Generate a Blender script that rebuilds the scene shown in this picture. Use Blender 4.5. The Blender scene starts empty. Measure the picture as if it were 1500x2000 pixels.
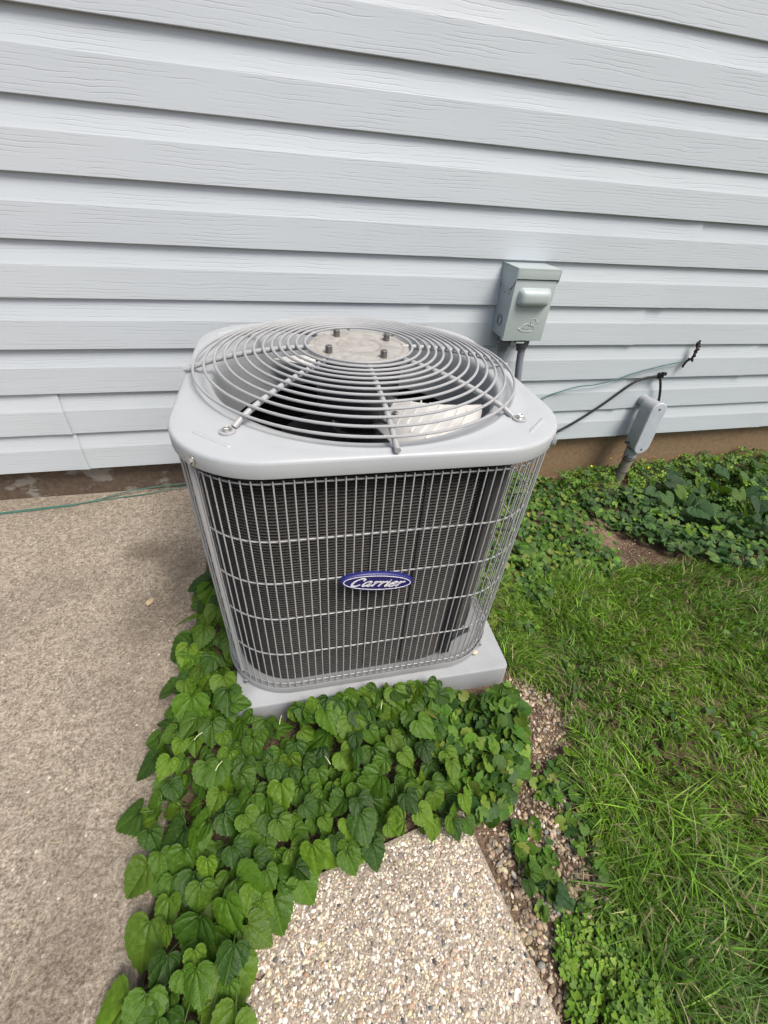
import bpy, math, random
import numpy as np
from mathutils import Vector, Matrix
PI = math.pi
random.seed(7); rng = np.random.default_rng(11)
scene = bpy.context.scene
C = scene.collection

# ------------------------------------------------------------------ camera, sky, sun, exposure
def camera():
    f, yaw, pitch, roll = 831.76, 0.28728, -0.6756, 0.08762
    cy, sy, cp, sp = math.cos(yaw), math.sin(yaw), math.cos(pitch), math.sin(pitch)
    F = Vector((sy*cp, cy*cp, sp)); R = Vector((cy, -sy, 0)); U = R.cross(F)
    r = math.cos(roll)*R + math.sin(roll)*U; u = -math.sin(roll)*R + math.cos(roll)*U
    cam = bpy.data.cameras.new('camera'); o = bpy.data.objects.new('camera', cam); C.objects.link(o)
    m = Matrix.Identity(4)
    for i in range(3): m[i][0], m[i][1], m[i][2] = r[i], u[i], -F[i]
    m[0][3], m[1][3], m[2][3] = 0, -1.34404, 0.82032
    o.matrix_world = m
    cam.sensor_fit = 'VERTICAL'; cam.sensor_height = 24; cam.lens = 24*f/2000
    cam.clip_start = .02; cam.clip_end = 500
    scene.camera = o
camera()
w = bpy.data.worlds.new('World'); scene.world = w; w.use_nodes = True
nt = w.node_tree; bg = nt.nodes['Background']
sky = nt.nodes.new('ShaderNodeTexSky'); sky.sky_type = 'NISHITA'; sky.sun_disc = False
SUN = Vector((.28, -.42, .86)).normalized()
sky.sun_elevation = math.asin(SUN.z); sky.sun_rotation = math.atan2(SUN.x, SUN.y)
sky.air_density = 1.0; sky.dust_density = 5.0; sky.ozone_density = .6
nt.links.new(sky.outputs[0], bg.inputs[0]); bg.inputs[1].default_value = .066
sl = bpy.data.lights.new('sun', 'SUN'); sl.energy = 1.5; sl.angle = math.radians(26); sl.color = (1, .95, .88)
so = bpy.data.objects.new('sun', sl); C.objects.link(so)
so.rotation_euler = SUN.to_track_quat('Z', 'Y').to_euler()
scene.view_settings.view_transform = 'Standard'; scene.view_settings.look = 'None'
scene.view_settings.exposure = 1.22; scene.view_settings.gamma = 1
scene.view_settings.use_curve_mapping = False

# ------------------------------------------------------------------ material helpers
class N:
    def __init__(s, name):
        s.m = bpy.data.materials.new(name); s.m.use_nodes = True; s.t = s.m.node_tree
        s.b = s.t.nodes['Principled BSDF']
    def n(s, kind, **kw):
        x = s.t.nodes.new('ShaderNode'+kind)
        for k, v in kw.items():
            if k in x.inputs: x.inputs[k].default_value = v
            else: setattr(x, k, v)
        return x
    def l(s, a, b): s.t.links.new(a, b)
    def coord(s, out='Object', scale=(1, 1, 1), rot=(0, 0, 0)):
        c = s.n('TexCoord'); mp = s.n('Mapping'); mp.inputs['Scale'].default_value = scale
        mp.inputs['Rotation'].default_value = rot
        s.l(c.outputs[out], mp.inputs[0]); return mp.outputs[0]
    def noise(s, co, scale, detail=4, rough=.55, dist=0):
        x = s.n('TexNoise'); x.inputs['Scale'].default_value = scale; x.inputs['Detail'].default_value = detail
        x.inputs['Roughness'].default_value = rough; x.inputs['Distortion'].default_value = dist
        s.l(co, x.inputs['Vector']); return x.outputs['Fac']
    def ramp(s, fac, stops, interp='LINEAR'):
        x = s.n('ValToRGB'); cr = x.color_ramp; cr.interpolation = interp
        while len(cr.elements) < len(stops): cr.elements.new(.5)
        for e, (p, c) in zip(cr.elements, stops):
            e.position = p; e.color = (*c, 1) if len(c) == 3 else c
        s.l(fac, x.inputs[0]); return x.outputs[0]
    def mix(s, fac, a, b, mode='MIX'):
        x = s.n('MixRGB', blend_type=mode)
        for i, v in ((0, fac), (1, a), (2, b)):
            if hasattr(v, 'is_output'): s.l(v, x.inputs[i])
            elif i == 0: x.inputs[0].default_value = v
            else: x.inputs[i].default_value = (*v, 1)
        return x.outputs[0]
    def math(s, op, a, b=0., clamp=False):
        x = s.n('Math', operation=op); x.use_clamp = clamp
        for i, v in ((0, a), (1, b)):
            if hasattr(v, 'is_output'): s.l(v, x.inputs[i])
            else: x.inputs[i].default_value = v
        return x.outputs[0]
    def bump(s, h, strength=.3, dist=.002):
        x = s.n('Bump'); x.inputs['Strength'].default_value = strength; x.inputs['Distance'].default_value = dist
        s.l(h, x.inputs['Height']); s.l(x.outputs[0], s.b.inputs['Normal']); return x
    def col(s, c):
        if hasattr(c, 'is_output'): s.l(c, s.b.inputs['Base Color'])
        else: s.b.inputs['Base Color'].default_value = (*c, 1)
    def set(s, rough=.5, metal=0., spec=.5):
        s.b.inputs['Roughness'].default_value = rough; s.b.inputs['Metallic'].default_value = metal
        s.b.inputs['Specular IOR Level'].default_value = spec; return s.m

def plain(name, c, rough=.5, metal=0, spec=.5, var=.12, scale=30, bump=0, bscale=200, dirt=0):
    a = N(name); co = a.coord()
    f = a.noise(co, scale, 5)
    c0 = tuple(x*(1-var) for x in c); c1 = tuple(min(1, x*(1+var)) for x in c)
    cc = a.ramp(f, [(.3, c0), (.7, c1)])
    if dirt:
        g = a.noise(a.coord(), 9, 6, .7)
        cc = a.mix(a.math('MULTIPLY', a.ramp(g, [(.5, (0, 0, 0)), (.75, (1, 1, 1))]), dirt), cc, (.16, .13, .09))
    a.col(cc)
    if bump: a.bump(a.noise(co, bscale, 3), bump, .001)
    return a.set(rough, metal, spec)

M = {}
def mk_siding(name, base, seed):
    a = N(name); c = a.n('TexCoord'); 
    mp = a.n('Mapping'); mp.inputs['Location'].default_value = (seed*3.1, 0, seed*1.7); mp.inputs['Scale'].default_value = (2.4, 0, 21)
    a.l(c.outputs['Object'], mp.inputs[0])
    wob = a.noise(a.coord(scale=(9, 0, 14)), 1.3, 2)
    # wood-grain print: thin dark wavy creases
    add = a.n('VectorMath', operation='ADD'); cb = a.n('CombineXYZ')
    a.l(a.math('MULTIPLY', wob, 1.0), cb.inputs[2]); a.l(mp.outputs[0], add.inputs[0]); a.l(cb.outputs[0], add.inputs[1])
    sz = a.n('SeparateXYZ'); a.l(c.outputs['Object'], sz.inputs[0])
    n1 = a.noise(a.coord(scale=(2.2, 0, 9)), 1.0, 3, .55)
    n2 = a.noise(a.coord(scale=(14, 0, 40)), 1.0, 2, .5)
    fr = a.math('FRACT', a.math('ADD', a.math('MULTIPLY', sz.outputs[2], 118), a.math('ADD', a.math('MULTIPLY', n1, 3.4), a.math('MULTIPLY', n2, .9))))
    crease = a.ramp(fr, [(0, (0, 0, 0)), (.16, (1, 1, 1)), (.85, (1, 1, 1)), (1, (.55, .55, .55))])
    brk = a.noise(a.coord(scale=(5, 0, 55)), 1.0, 3)
    cre = a.mix(a.ramp(brk, [(.44, (0, 0, 0)), (.58, (1, 1, 1))]), (1, 1, 1), crease)
    fine = a.noise(a.coord(scale=(40, 40, 300)), 1, 3)
    big = a.noise(a.coord(scale=(1.2, 1, 2.5)), 1.5, 4)
    cc = a.ramp(big, [(.3, tuple(x*.96 for x in base)), (.7, base)])
    cc = a.mix(a.math('MULTIPLY', a.math('SUBTRACT', 1.0, cre), .26), cc, (.30, .33, .35))
    # faint splash dirt specks
    dsp = a.noise(a.coord(scale=(60, 60, 60)), 1, 4, .7)
    cc = a.mix(a.math('MULTIPLY', a.ramp(dsp, [(.70, (0, 0, 0)), (.76, (1, 1, 1))]), .25), cc, (.25, .22, .18))
    a.col(cc)
    h = a.math('ADD', a.math('MULTIPLY', cre, .9), a.math('MULTIPLY', fine, .25))
    a.bump(h, .38, .0012)
    return a.set(.48, 0, .45)
M['siding'] = mk_siding('vinyl_siding', (.500, .550, .590), 1)
M['siding_alt'] = mk_siding('vinyl_siding_paler', (.512, .562, .600), 5)

a = N('foundation_concrete'); co = a.coord()
f = a.noise(co, 5, 7, .65); g = a.noise(co, 60, 5, .7)
tan = a.ramp(g, [(.3, (.17, .115, .065)), (.7, (.27, .19, .115))])
brn = a.ramp(g, [(.3, (.085, .062, .045)), (.7, (.155, .12, .09))])
sx = a.n('SeparateXYZ'); a.l(co, sx.inputs[0])
lr = a.math('MULTIPLY', a.math('ADD', sx.outputs[0], .1), 1.6, True)
cc = a.mix(lr, brn, tan)
pale = a.ramp(a.noise(a.coord(scale=(1, 1, 2)), 9, 6, .6), [(.54, (0, 0, 0)), (.60, (1, 1, 1))])
cc = a.mix(a.math('MULTIPLY', pale, a.math('SUBTRACT', .62, lr, True)), cc, (.32, .31, .28))
a.col(cc); a.bump(a.math('ADD', f, a.math('MULTIPLY', g, .35)), .6, .006); M['foundation'] = a.set(.92, 0, .2)

a = N('old_concrete'); co = a.coord()
g = a.noise(co, 210, 3, .75); g2 = a.noise(co, 100, 4, .75); bigf = a.noise(co, 3.2, 5, .6)
cc = a.ramp(g, [(.36, (.10, .08, .06)), (.47, (.27, .225, .175)), (.56, (.39, .335, .27)), (.66, (.62, .56, .47))])
cc = a.mix(.45, cc, a.ramp(g2, [(.38, (.10, .082, .064)), (.5, (.31, .265, .21)), (.62, (.56, .50, .41))]))
cc = a.mix(a.math('MULTIPLY', a.ramp(bigf, [(.45, (0, 0, 0)), (.68, (1, 1, 1))]), .40), cc, (.15, .125, .10))
vs = a.n('TexVoronoi', feature='F1'); vs.inputs['Scale'].default_value = 110; a.l(co, vs.inputs['Vector'])
sep = a.n('SeparateColor'); a.l(vs.outputs['Color'], sep.inputs[0])
pk = a.math('MULTIPLY', a.math('GREATER_THAN', sep.outputs[0], .90), a.math('LESS_THAN', vs.outputs['Distance'], .30))
cc = a.mix(pk, cc, a.mix(sep.outputs[1], (.30, .25, .19), (.62, .57, .48)))
# brown drip stain beside the unit and by the wall
def blob(x, y, rx, ry):
    mp = a.n('Mapping', vector_type='POINT'); mp.inputs['Location'].default_value = (-x/rx, -y/ry, 0)
    mp.inputs['Scale'].default_value = (1/rx, 1/ry, 0); t = a.n('TexCoord'); a.l(t.outputs['Object'], mp.inputs[0])
    ln = a.n('VectorMath', operation='LENGTH'); a.l(mp.outputs[0], ln.inputs[0])
    d = a.math('ADD', ln.outputs['Value'], a.math('MULTIPLY', a.math('SUBTRACT', a.noise(co, 14, 5, .7), .5), 1.6))
    return a.ramp(d, [(.35, (1, 1, 1)), (1.05, (0, 0, 0))])
for (x, y, rx, ry, s) in ((-.40, -.30, .10, .07, .5), (-.31, -.38, .08, .16, .55), (-.36, -.56, .12, .10, .35), (-.62, -.42, .16, .1, .22), (-.40, -1.21, .10, .10, .4)):
    cc = a.mix(a.math('MULTIPLY', blob(x, y, rx, ry), s), cc, (.085, .065, .048))
a.col(cc)
a.bump(a.math('ADD', a.math('ADD', a.math('MULTIPLY', g, .8), g2), a.math('MULTIPLY', pk, .3)), 1.0, .0045); M['slab'] = a.set(.92, 0, .2)

a = N('aggregate_matrix'); co = a.coord()
g = a.noise(co, 300, 4, .7); g2 = a.noise(co, 90, 4, .6)
cc = a.ramp(g, [(.33, (.13, .105, .08)), (.5, (.32, .27, .215)), (.68, (.52, .46, .38))])
a.col(cc); a.bump(g, .8, .002); M['matrix'] = a.set(.9, 0, .25)

def attr_mat(name, rough, spec=.4, sub=0., bump=0, bscale=300, var=.15):
    a = N(name); at = a.n('Attribute', attribute_name='tint')
    f = a.noise(a.coord(), bscale, 4)
    cc = a.mix(1.0, at.outputs['Color'], a.ramp(f, [(.3, (1-var,)*3), (.7, (1+var,)*3)]), 'MULTIPLY')
    a.col(cc)
    if bump: a.bump(f, bump, .001)
    if sub:
        a.b.inputs['Subsurface Weight'].default_value = 0
        tr = a.n('BsdfTranslucent'); a.l(a.mix(1.0, cc, (1.3, 1.5, .5), 'MULTIPLY'), tr.inputs[0])
        ms = a.n('MixShader'); ms.inputs[0].default_value = sub
        out = a.t.nodes['Material Output']
        a.l(a.b.outputs[0], ms.inputs[1]); a.l(tr.outputs[0], ms.inputs[2]); a.l(ms.outputs[0], out.inputs[0])
    return a.set(rough, 0, spec)
M['stone'] = attr_mat('river_stone', .7, .35, 0, .3, 400, .22)
M['agg_stone'] = attr_mat('aggregate_stone', .75, .35, 0, .3, 600, .2)
M['grass'] = attr_mat('grass_blade', .5, .35, .28, 0, 60, .12)
M['smallleaf'] = attr_mat('small_leaf', .55, .25, .22, .25, 220, .2)

a = N('soil'); co = a.coord()
g = a.noise(co, 120, 6, .7); b2 = a.noise(co, 4, 4, .6)
cc = a.ramp(g, [(.3, (.035, .022, .014)), (.5, (.10, .068, .045)), (.7, (.20, .145, .10))])
cc = a.mix(a.ramp(b2, [(.42, (0, 0, 0)), (.62, (.6, .6, .6))]), cc, a.ramp(g, [(.3, (.15, .105, .070)), (.7, (.42, .31, .215))]))
a.col(cc); a.bump(a.math('ADD', g, a.noise(co, 35, 4)), .9, .01); M['soil'] = a.set(.95, 0, .15)

# violet leaf: radiating veins from the leaf base, mottled green, each object its own tone
def leaf_mat(name, c_lo, c_hi, vein, yellow=.0):
    a = N(name); uv = a.n('UVMap'); sx = a.n('SeparateXYZ'); a.l(uv.outputs[0], sx.inputs[0])
    x = a.math('SUBTRACT', sx.outputs[0], .5); y = a.math('SUBTRACT', sx.outputs[1], .2)
    ang = a.math('ARCTAN2', x, a.math('ADD', y, .02))
    r = a.math('SQRT', a.math('ADD', a.math('MULTIPLY', x, x), a.math('MULTIPLY', y, y)))
    # veins curve inward towards the tip
    t = a.math('MULTIPLY', ang, a.math('ADD', 1.25, a.math('MULTIPLY', r, 1.1)))
    wv = a.math('ABSOLUTE', a.math('SINE', a.math('MULTIPLY', t, 2.9)))
    line = a.ramp(wv, [(0, (1, 1, 1)), (.16, (0, 0, 0))])
    # side veins off the midrib
    sv = a.math('ABSOLUTE', a.math('SINE', a.math('ADD', a.math('MULTIPLY', y, 30), a.math('MULTIPLY', a.math('ABSOLUTE', x), -26))))
    sline = a.math('MULTIPLY', a.ramp(sv, [(0, (1, 1, 1)), (.2, (0, 0, 0))]), .10)
    vn = a.math('MAXIMUM', line, sline)
    oi = a.n('ObjectInfo'); 
    base = a.ramp(oi.outputs['Random'], [(0, tuple(v*.75 for v in c_lo)), (.4, c_hi), (.7, c_lo), (1, (c_hi[0]*1.5, c_hi[1]*1.3, c_hi[2]))])
    rnd2 = a.math('FRACT', a.math('MULTIPLY', oi.outputs['Random'], 17.3))
    base = a.mix(a.math('MULTIPLY', a.math('GREATER_THAN', rnd2, .80), .5), base, (.11, .185, .014))
    mott = a.noise(a.coord('UV'), 7, 5, .65)
    base = a.mix(1.0, base, a.ramp(mott, [(.3, (.72, .76, .7)), (.7, (1.22, 1.18, 1.3))]), 'MULTIPLY')
    cc = a.mix(a.math('MULTIPLY', vn, .40), base, vein)
    # small insect damage specks and a brownish edge here and there
    spk = a.ramp(a.noise(a.coord('UV'), 38, 2), [(.74, (0, 0, 0)), (.77, (1, 1, 1))])
    cc = a.mix(a.math('MULTIPLY', spk, .5), cc, (.16, .15, .05))
    a.col(cc)
    quilt = a.math('ADD', a.math('MULTIPLY', wv, .6), a.math('ADD', a.math('MULTIPLY', sv, .08), a.math('MULTIPLY', a.noise(a.coord('UV'), 13, 4, .6), .9)))
    a.bump(quilt, .6, .004)
    tr = a.n('BsdfTranslucent'); a.l(a.mix(1.0, cc, (1.5, 1.7, .5), 'MULTIPLY'), tr.inputs[0])
    ms = a.n('MixShader'); ms.inputs[0].default_value = .22
    a.l(a.b.outputs[0], ms.inputs[1]); a.l(tr.outputs[0], ms.inputs[2]); a.l(ms.outputs[0], a.t.nodes['Material Output'].inputs[0])
    return a.set(.42, 0, .28)
M['violet'] = leaf_mat('violet_leaf', (.024, .066, .008), (.072, .155, .011), (.14, .24, .03))
M['darkviolet'] = leaf_mat('dark_violet_leaf', (.026, .066, .022), (.040, .095, .030), (.09, .15, .06))

M['paint'] = plain('grey_powder_coat', (.385, .41, .43), .40, 0, .5, .06, 9, .06, 900, .2)
M['wire'] = plain('grey_coated_wire', (.36, .37, .38), .38, 0, .55, .05, 20, .05, 400)
M['guard'] = plain('pale_coated_wire', (.33, .34, .35), .38, 0, .55, .05, 20, .05, 400)
M['shroud'] = plain('shroud_metal', (.20, .205, .215), .35, .1, .5, .06, 8)
M['zinc'] = plain('zinc_screw', (.62, .61, .58), .28, 1, .5, .15, 120)
M['bolt'] = plain('dark_bolt', (.12, .115, .11), .5, .3, .5, .2, 150)
M['black'] = plain('black_plastic', (.018, .018, .02), .5, 0, .4, .2, 40)
M['inside'] = plain('dark_interior', (.02, .02, .022), .7, 0, .3)
M['motor'] = plain('black_motor', (.025, .026, .032), .35, .2, .5)
M['blade'] = plain('fan_blade_metal', (.86, .85, .82), .35, .25, .5, .05, 20)
M['bladedark'] = plain('fan_blade_shaded', (.80, .79, .76), .5, .15, .5, .05, 20)
M['insul'] = plain('black_pipe_insulation', (.03, .03, .035), .8, 0, .3, .3, 80, .6, 90)
M['pad'] = plain('grey_plastic_pad', (.29, .305, .32), .62, 0, .35, .07, 14, .25, 500, .12)
M['pan'] = plain('base_pan_metal', (.27, .28, .29), .42, .1, .5, .08, 12, .05, 500, .15)
M['box'] = plain('grey_green_enamel', (.385, .445, .445), .36, .05, .5, .04, 12, .05, 700, .05)
M['boxdark'] = plain('box_hole', (.02, .022, .022), .7)
M['conduit'] = plain('grey_flexible_conduit', (.19, .20, .235), .45, 0, .45, .06, 30)
M['fitting'] = plain('dark_grey_fitting', (.13, .135, .145), .5, 0, .4, .1, 40)
M['pvc'] = plain('grey_pvc', (.36, .38, .40), .6, 0, .35, .07, 25, .3, 260, .10)
M['pvccover'] = plain('pale_grey_pvc_cover', (.43, .47, .52), .6, 0, .35, .07, 45, .3, 260, .08)
M['pipe'] = plain('weathered_pipe', (.24, .225, .18), .85, 0, .3, .3, 28, .6, 120, .3)
M['cable'] = plain('black_cable', (.016, .016, .018), .5, 0, .4)
M['green'] = plain('green_wire', (.05, .15, .115), .45, 0, .45, .15, 40)
M['teal'] = plain('faded_green_wire', (.07, .15, .15), .5, 0, .4, .15, 40)
M['navy'] = plain('badge_navy', (.008, .009, .11), .25, 0, .5, .05, 30)
M['rim'] = plain('badge_rim', (.014, .017, .13), .4, 0, .5, .05, 30)
M['white'] = plain('badge_white', (.80, .80, .82), .4, 0, .5, .02, 30)
M['pebble'] = plain('tan_pebble', (.50, .42, .30), .7, 0, .3, .2, 90, .4, 200)
M['deadleaf'] = plain('dead_leaf', (.42, .33, .20), .7, 0, .3, .25, 120, .3, 300)
M['straw'] = plain('dry_straw', (.48, .42, .26), .7, 0, .3, .2, 60)
M['seedpod'] = plain('pale_pod', (.50, .56, .30), .55, 0, .4, .15, 60)
M['bark'] = plain('dark_twig', (.035, .028, .024), .85, 0, .2, .3, 90, .8, 150)
M['stem'] = plain('green_stem', (.09, .14, .035), .55, 0, .4, .2, 40)
M['yellow'] = plain('yellow_petal', (.75, .60, .02), .5, 0, .3, .05, 40)
M['roof'] = plain('house_body', (.5, .5, .5), .9)

# hub plate: cast grey metal with rusty rings
a = N('hub_plate_metal'); co = a.coord(); g = a.noise(co, 60, 6, .7)
cc = a.ramp(g, [(.3, (.26, .25, .235)), (.7, (.42, .41, .39))])
sx = a.n('SeparateXYZ'); a.l(co, sx.inputs[0])
rr = a.math('SQRT', a.math('ADD', a.math('MULTIPLY', sx.outputs[0], sx.outputs[0]), a.math('MULTIPLY', sx.outputs[1], sx.outputs[1])))
for r0, s in ((.040, .55), (.082, .4)):
    d = a.math('ABSOLUTE', a.math('SUBTRACT', rr, r0))
    k = a.ramp(a.math('ADD', a.math('MULTIPLY', d, 120), a.math('MULTIPLY', a.noise(co, 25, 4), .9)), [(.35, (1, 1, 1)), (.8, (0, 0, 0))])
    cc = a.mix(a.math('MULTIPLY', k, s), cc, (.20, .12, .06))
a.col(cc); a.bump(g, .3, .001); M['hub'] = a.set(.6, .1, .4)

# coil: dark fins, rows with a fine zig-zag louvre
a = N('coil_fins'); co = a.coord(); sx = a.n('SeparateXYZ'); a.l(co, sx.inputs[0])
z = sx.outputs[2]; 
row = a.math('SINE', a.math('MULTIPLY', z, 2*PI/.0062))
wob = a.n('TexNoise'); wob.inputs['Scale'].default_value = 500; wob.inputs['Detail'].default_value = 2; a.l(co, wob.inputs['Vector'])
s1 = a.math('ADD', a.math('MULTIPLY', row, .30), wob.outputs['Fac'])
big = a.noise(a.coord(scale=(6, 6, 1.5)), 2.5, 5, .65)
cc = a.ramp(s1, [(.2, (.006, .006, .006)), (.5, (.018, .017, .016)), (.85, (.070, .066, .062))])
cc = a.mix(a.math('MULTIPLY', a.ramp(big, [(.45, (0, 0, 0)), (.7, (1, 1, 1))]), .3), cc, (.045, .041, .036))
a.col(cc); a.bump(a.math('ADD', row, wob.outputs['Fac']), .8, .0015); M['coil'] = a.set(.55, .25, .4)

# ------------------------------------------------------------------ mesh helpers
class MB:
    def __init__(s): s.v = []; s.f = []
    def add(s, vs, fs):
        k = len(s.v); s.v += [tuple(v) for v in vs]; s.f += [tuple(i+k for i in f) for f in fs]; return s
    def box(s, x0, x1, y0, y1, z0, z1, bev=0):
        if not bev:
            v = [(x, y, z) for z in (z0, z1) for x, y in ((x0, y0), (x1, y0), (x1, y1), (x0, y1))]
            return s.add(v, [(3, 2, 1, 0), (4, 5, 6, 7), (0, 1, 5, 4), (1, 2, 6, 5), (2, 3, 7, 6), (3, 0, 4, 7)])
        import bmesh
        b = bmesh.new(); bmesh.ops.create_cube(b, size=1)
        for v in b.verts: v.co = Vector(((x0+x1)/2+v.co.x*(x1-x0), (y0+y1)/2+v.co.y*(y1-y0), (z0+z1)/2+v.co.z*(z1-z0)))
        bmesh.ops.bevel(b, geom=b.edges[:], offset=bev, segments=2, affect='EDGES', profile=.7)
        b.verts.index_update(); s.add([v.co[:] for v in b.verts], [[v.index for v in f.verts] for f in b.faces]); b.free(); return s
    def tube(s, pts, r, n=8, closed=False, cap=True):
        P = [Vector(p) for p in pts]; m = len(P); rs = r if hasattr(r, '__len__') else [r]*m
        vs = []; up = None
        for i in range(m):
            if closed: t = (P[(i+1) % m]-P[i-1])
            else: t = P[min(i+1, m-1)]-P[max(i-1, 0)]
            t.normalize()
            if up is None: up = t.orthogonal().normalized()
            up = (up - t*up.dot(t))
            up = up.normalized() if up.length > 1e-6 else t.orthogonal().normalized()
            bi = t.cross(up)
            vs += [P[i]+(up*math.cos(2*PI*k/n)+bi*math.sin(2*PI*k/n))*rs[i] for k in range(n)]
        fs = []
        for i in range(m if closed else m-1):
            j = (i+1) % m
            fs += [(i*n+k, i*n+(k+1) % n, j*n+(k+1) % n, j*n+k) for k in range(n)]
        if cap and not closed: fs += [tuple(range(n-1, -1, -1)), tuple((m-1)*n+k for k in range(n))]
        return s.add(vs, fs)
    def loft(s, loops, closed=True, cap0=False, cap1=False):
        n = len(loops[0]); vs = [p for l in loops for p in l]; fs = []
        for i in range(len(loops)-1):
            for k in range(n if closed else n-1):
                j = (k+1) % n; fs.append((i*n+k, i*n+j, (i+1)*n+j, (i+1)*n+k))
        if cap0: fs.append(tuple(range(n-1, -1, -1)))
        if cap1: fs.append(tuple((len(loops)-1)*n+k for k in range(n)))
        return s.add(vs, fs)
    def lathe(s, prof, c=(0, 0, 0), n=24, M4=None, cap0=True, cap1=True):
        loops = [[(r*math.cos(2*PI*k/n), r*math.sin(2*PI*k/n), z) for k in range(n)] for r, z in prof]
        t = MB().loft(loops, True, cap0, cap1)
        v = [Vector(p) for p in t.v]
        if M4 is not None: v = [M4 @ p for p in v]
        return s.add([p+Vector(c) for p in v], t.f)
    def xf(s, m): s.v = [tuple(m @ Vector(v)) for v in s.v]; return s
    def mesh(s, name, mat, smooth=True, angle=40):
        me = bpy.data.meshes.new(name); me.from_pydata(s.v, [], s.f)
        if mat: me.materials.append(M[mat] if isinstance(mat, str) else mat)
        if smooth:
            me.polygons.foreach_set('use_smooth', [True]*len(me.polygons)); me.set_sharp_from_angle(angle=math.radians(angle))
        me.update(); return me
    def build(s, name, mat, parent=None, loc=None, smooth=True, angle=40):
        return link(name, s.mesh(name, mat, smooth, angle), parent, loc)
def link(name, me, parent=None, loc=None):
    o = bpy.data.objects.new(name, me); C.objects.link(o)
    if parent: o.parent = parent
    if loc is not None: o.location = loc
    return o
def tag(o, label=None, cat=None, group=None, kind=None):
    if label: o['label'] = label
    if cat: o['category'] = cat
    if group: o['group'] = group
    if kind: o['kind'] = kind
    return o
def empty(name, loc, rz=0, **kw):
    o = bpy.data.objects.new(name, None); C.objects.link(o); o.location = loc; o.rotation_euler = (0, 0, rz)
    o.empty_display_size = .05
    return tag(o, **kw)
def spline(pts, n=8):
    P = [Vector(p) for p in pts]; P = [P[0]*2-P[1]]+P+[P[-1]*2-P[-2]]; out = []
    for i in range(1, len(P)-2):
        for k in range(n):
            t = k/n; a_, b_, c_, d_ = P[i-1:i+3]
            out.append(.5*((2*b_)+(c_-a_)*t+(2*a_-5*b_+4*c_-d_)*t*t+(3*b_-a_-3*c_+d_)*t**3))
    return out+[P[-2]]
def big_mesh(name, V, F, mat, parent=None, tint=None, smooth=True):
    """V (n,3), F (m,k) numpy -> one object; tint per vertex"""
    me = bpy.data.meshes.new(name); k = F.shape[1]
    me.vertices.add(len(V)); me.vertices.foreach_set('co', V.astype(np.float32).ravel())
    me.loops.add(F.size); me.loops.foreach_set('vertex_index', F.astype(np.int32).ravel())
    me.polygons.add(len(F)); me.polygons.foreach_set('loop_start', np.arange(0, F.size, k, dtype=np.int32))
    me.update(calc_edges=True); me.validate()
    if smooth: me.polygons.foreach_set('use_smooth', np.ones(len(me.polygons), bool))
    if tint is not None:
        at = me.color_attributes.new('tint', 'FLOAT_COLOR', 'POINT')
        at.data.foreach_set('color', np.c_[tint, np.ones(len(tint))].astype(np.float32).ravel())
    me.materials.append(M[mat]); return link(name, me, parent)
def inside(px, py, poly):
    r = np.zeros(len(px), bool); n = len(poly)
    for i in range(n):
        x0, y0 = poly[i]; x1, y1 = poly[(i+1) % n]
        c = ((y0 > py) != (y1 > py)) & (px < (x1-x0)*(py-y0)/(y1-y0+1e-12)+x0); r ^= c
    return r
def vnoise(x, y, s, seed=0):
    """cheap smooth 2-D value noise 0..1"""
    r = np.random.default_rng(seed); T = r.random((64, 64)); x = np.asarray(x)*s+100.3; y = np.asarray(y)*s+71.7
    xi, yi = np.floor(x).astype(int), np.floor(y).astype(int); fx, fy = x-xi, y-yi
    fx = fx*fx*(3-2*fx); fy = fy*fy*(3-2*fy); g = lambda i, j: T[i % 64, j % 64]
    return (g(xi, yi)*(1-fx)+g(xi+1, yi)*fx)*(1-fy)+(g(xi, yi+1)*(1-fx)+g(xi+1, yi+1)*fx)*fy
def smooth(e0, e1, x):
    t = np.clip((np.asarray(x, float)-e0)/(e1-e0), 0, 1); return t*t*(3-2*t)
def ground_z(x, y):
    x = np.asarray(x, float); y = np.asarray(y, float)
    z = -.128-.085*smooth(.5, 1.25, x)*smooth(-1.5, -.2, y)
    near = smooth(-.35, -.2, x)
    z = z+near*((vnoise(x, y, 14, 3)-.5)*.012+(vnoise(x, y, 45, 4)-.5)*.005)
    return z-.03*(1-near)*(np.asarray(x) < 3)

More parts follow.
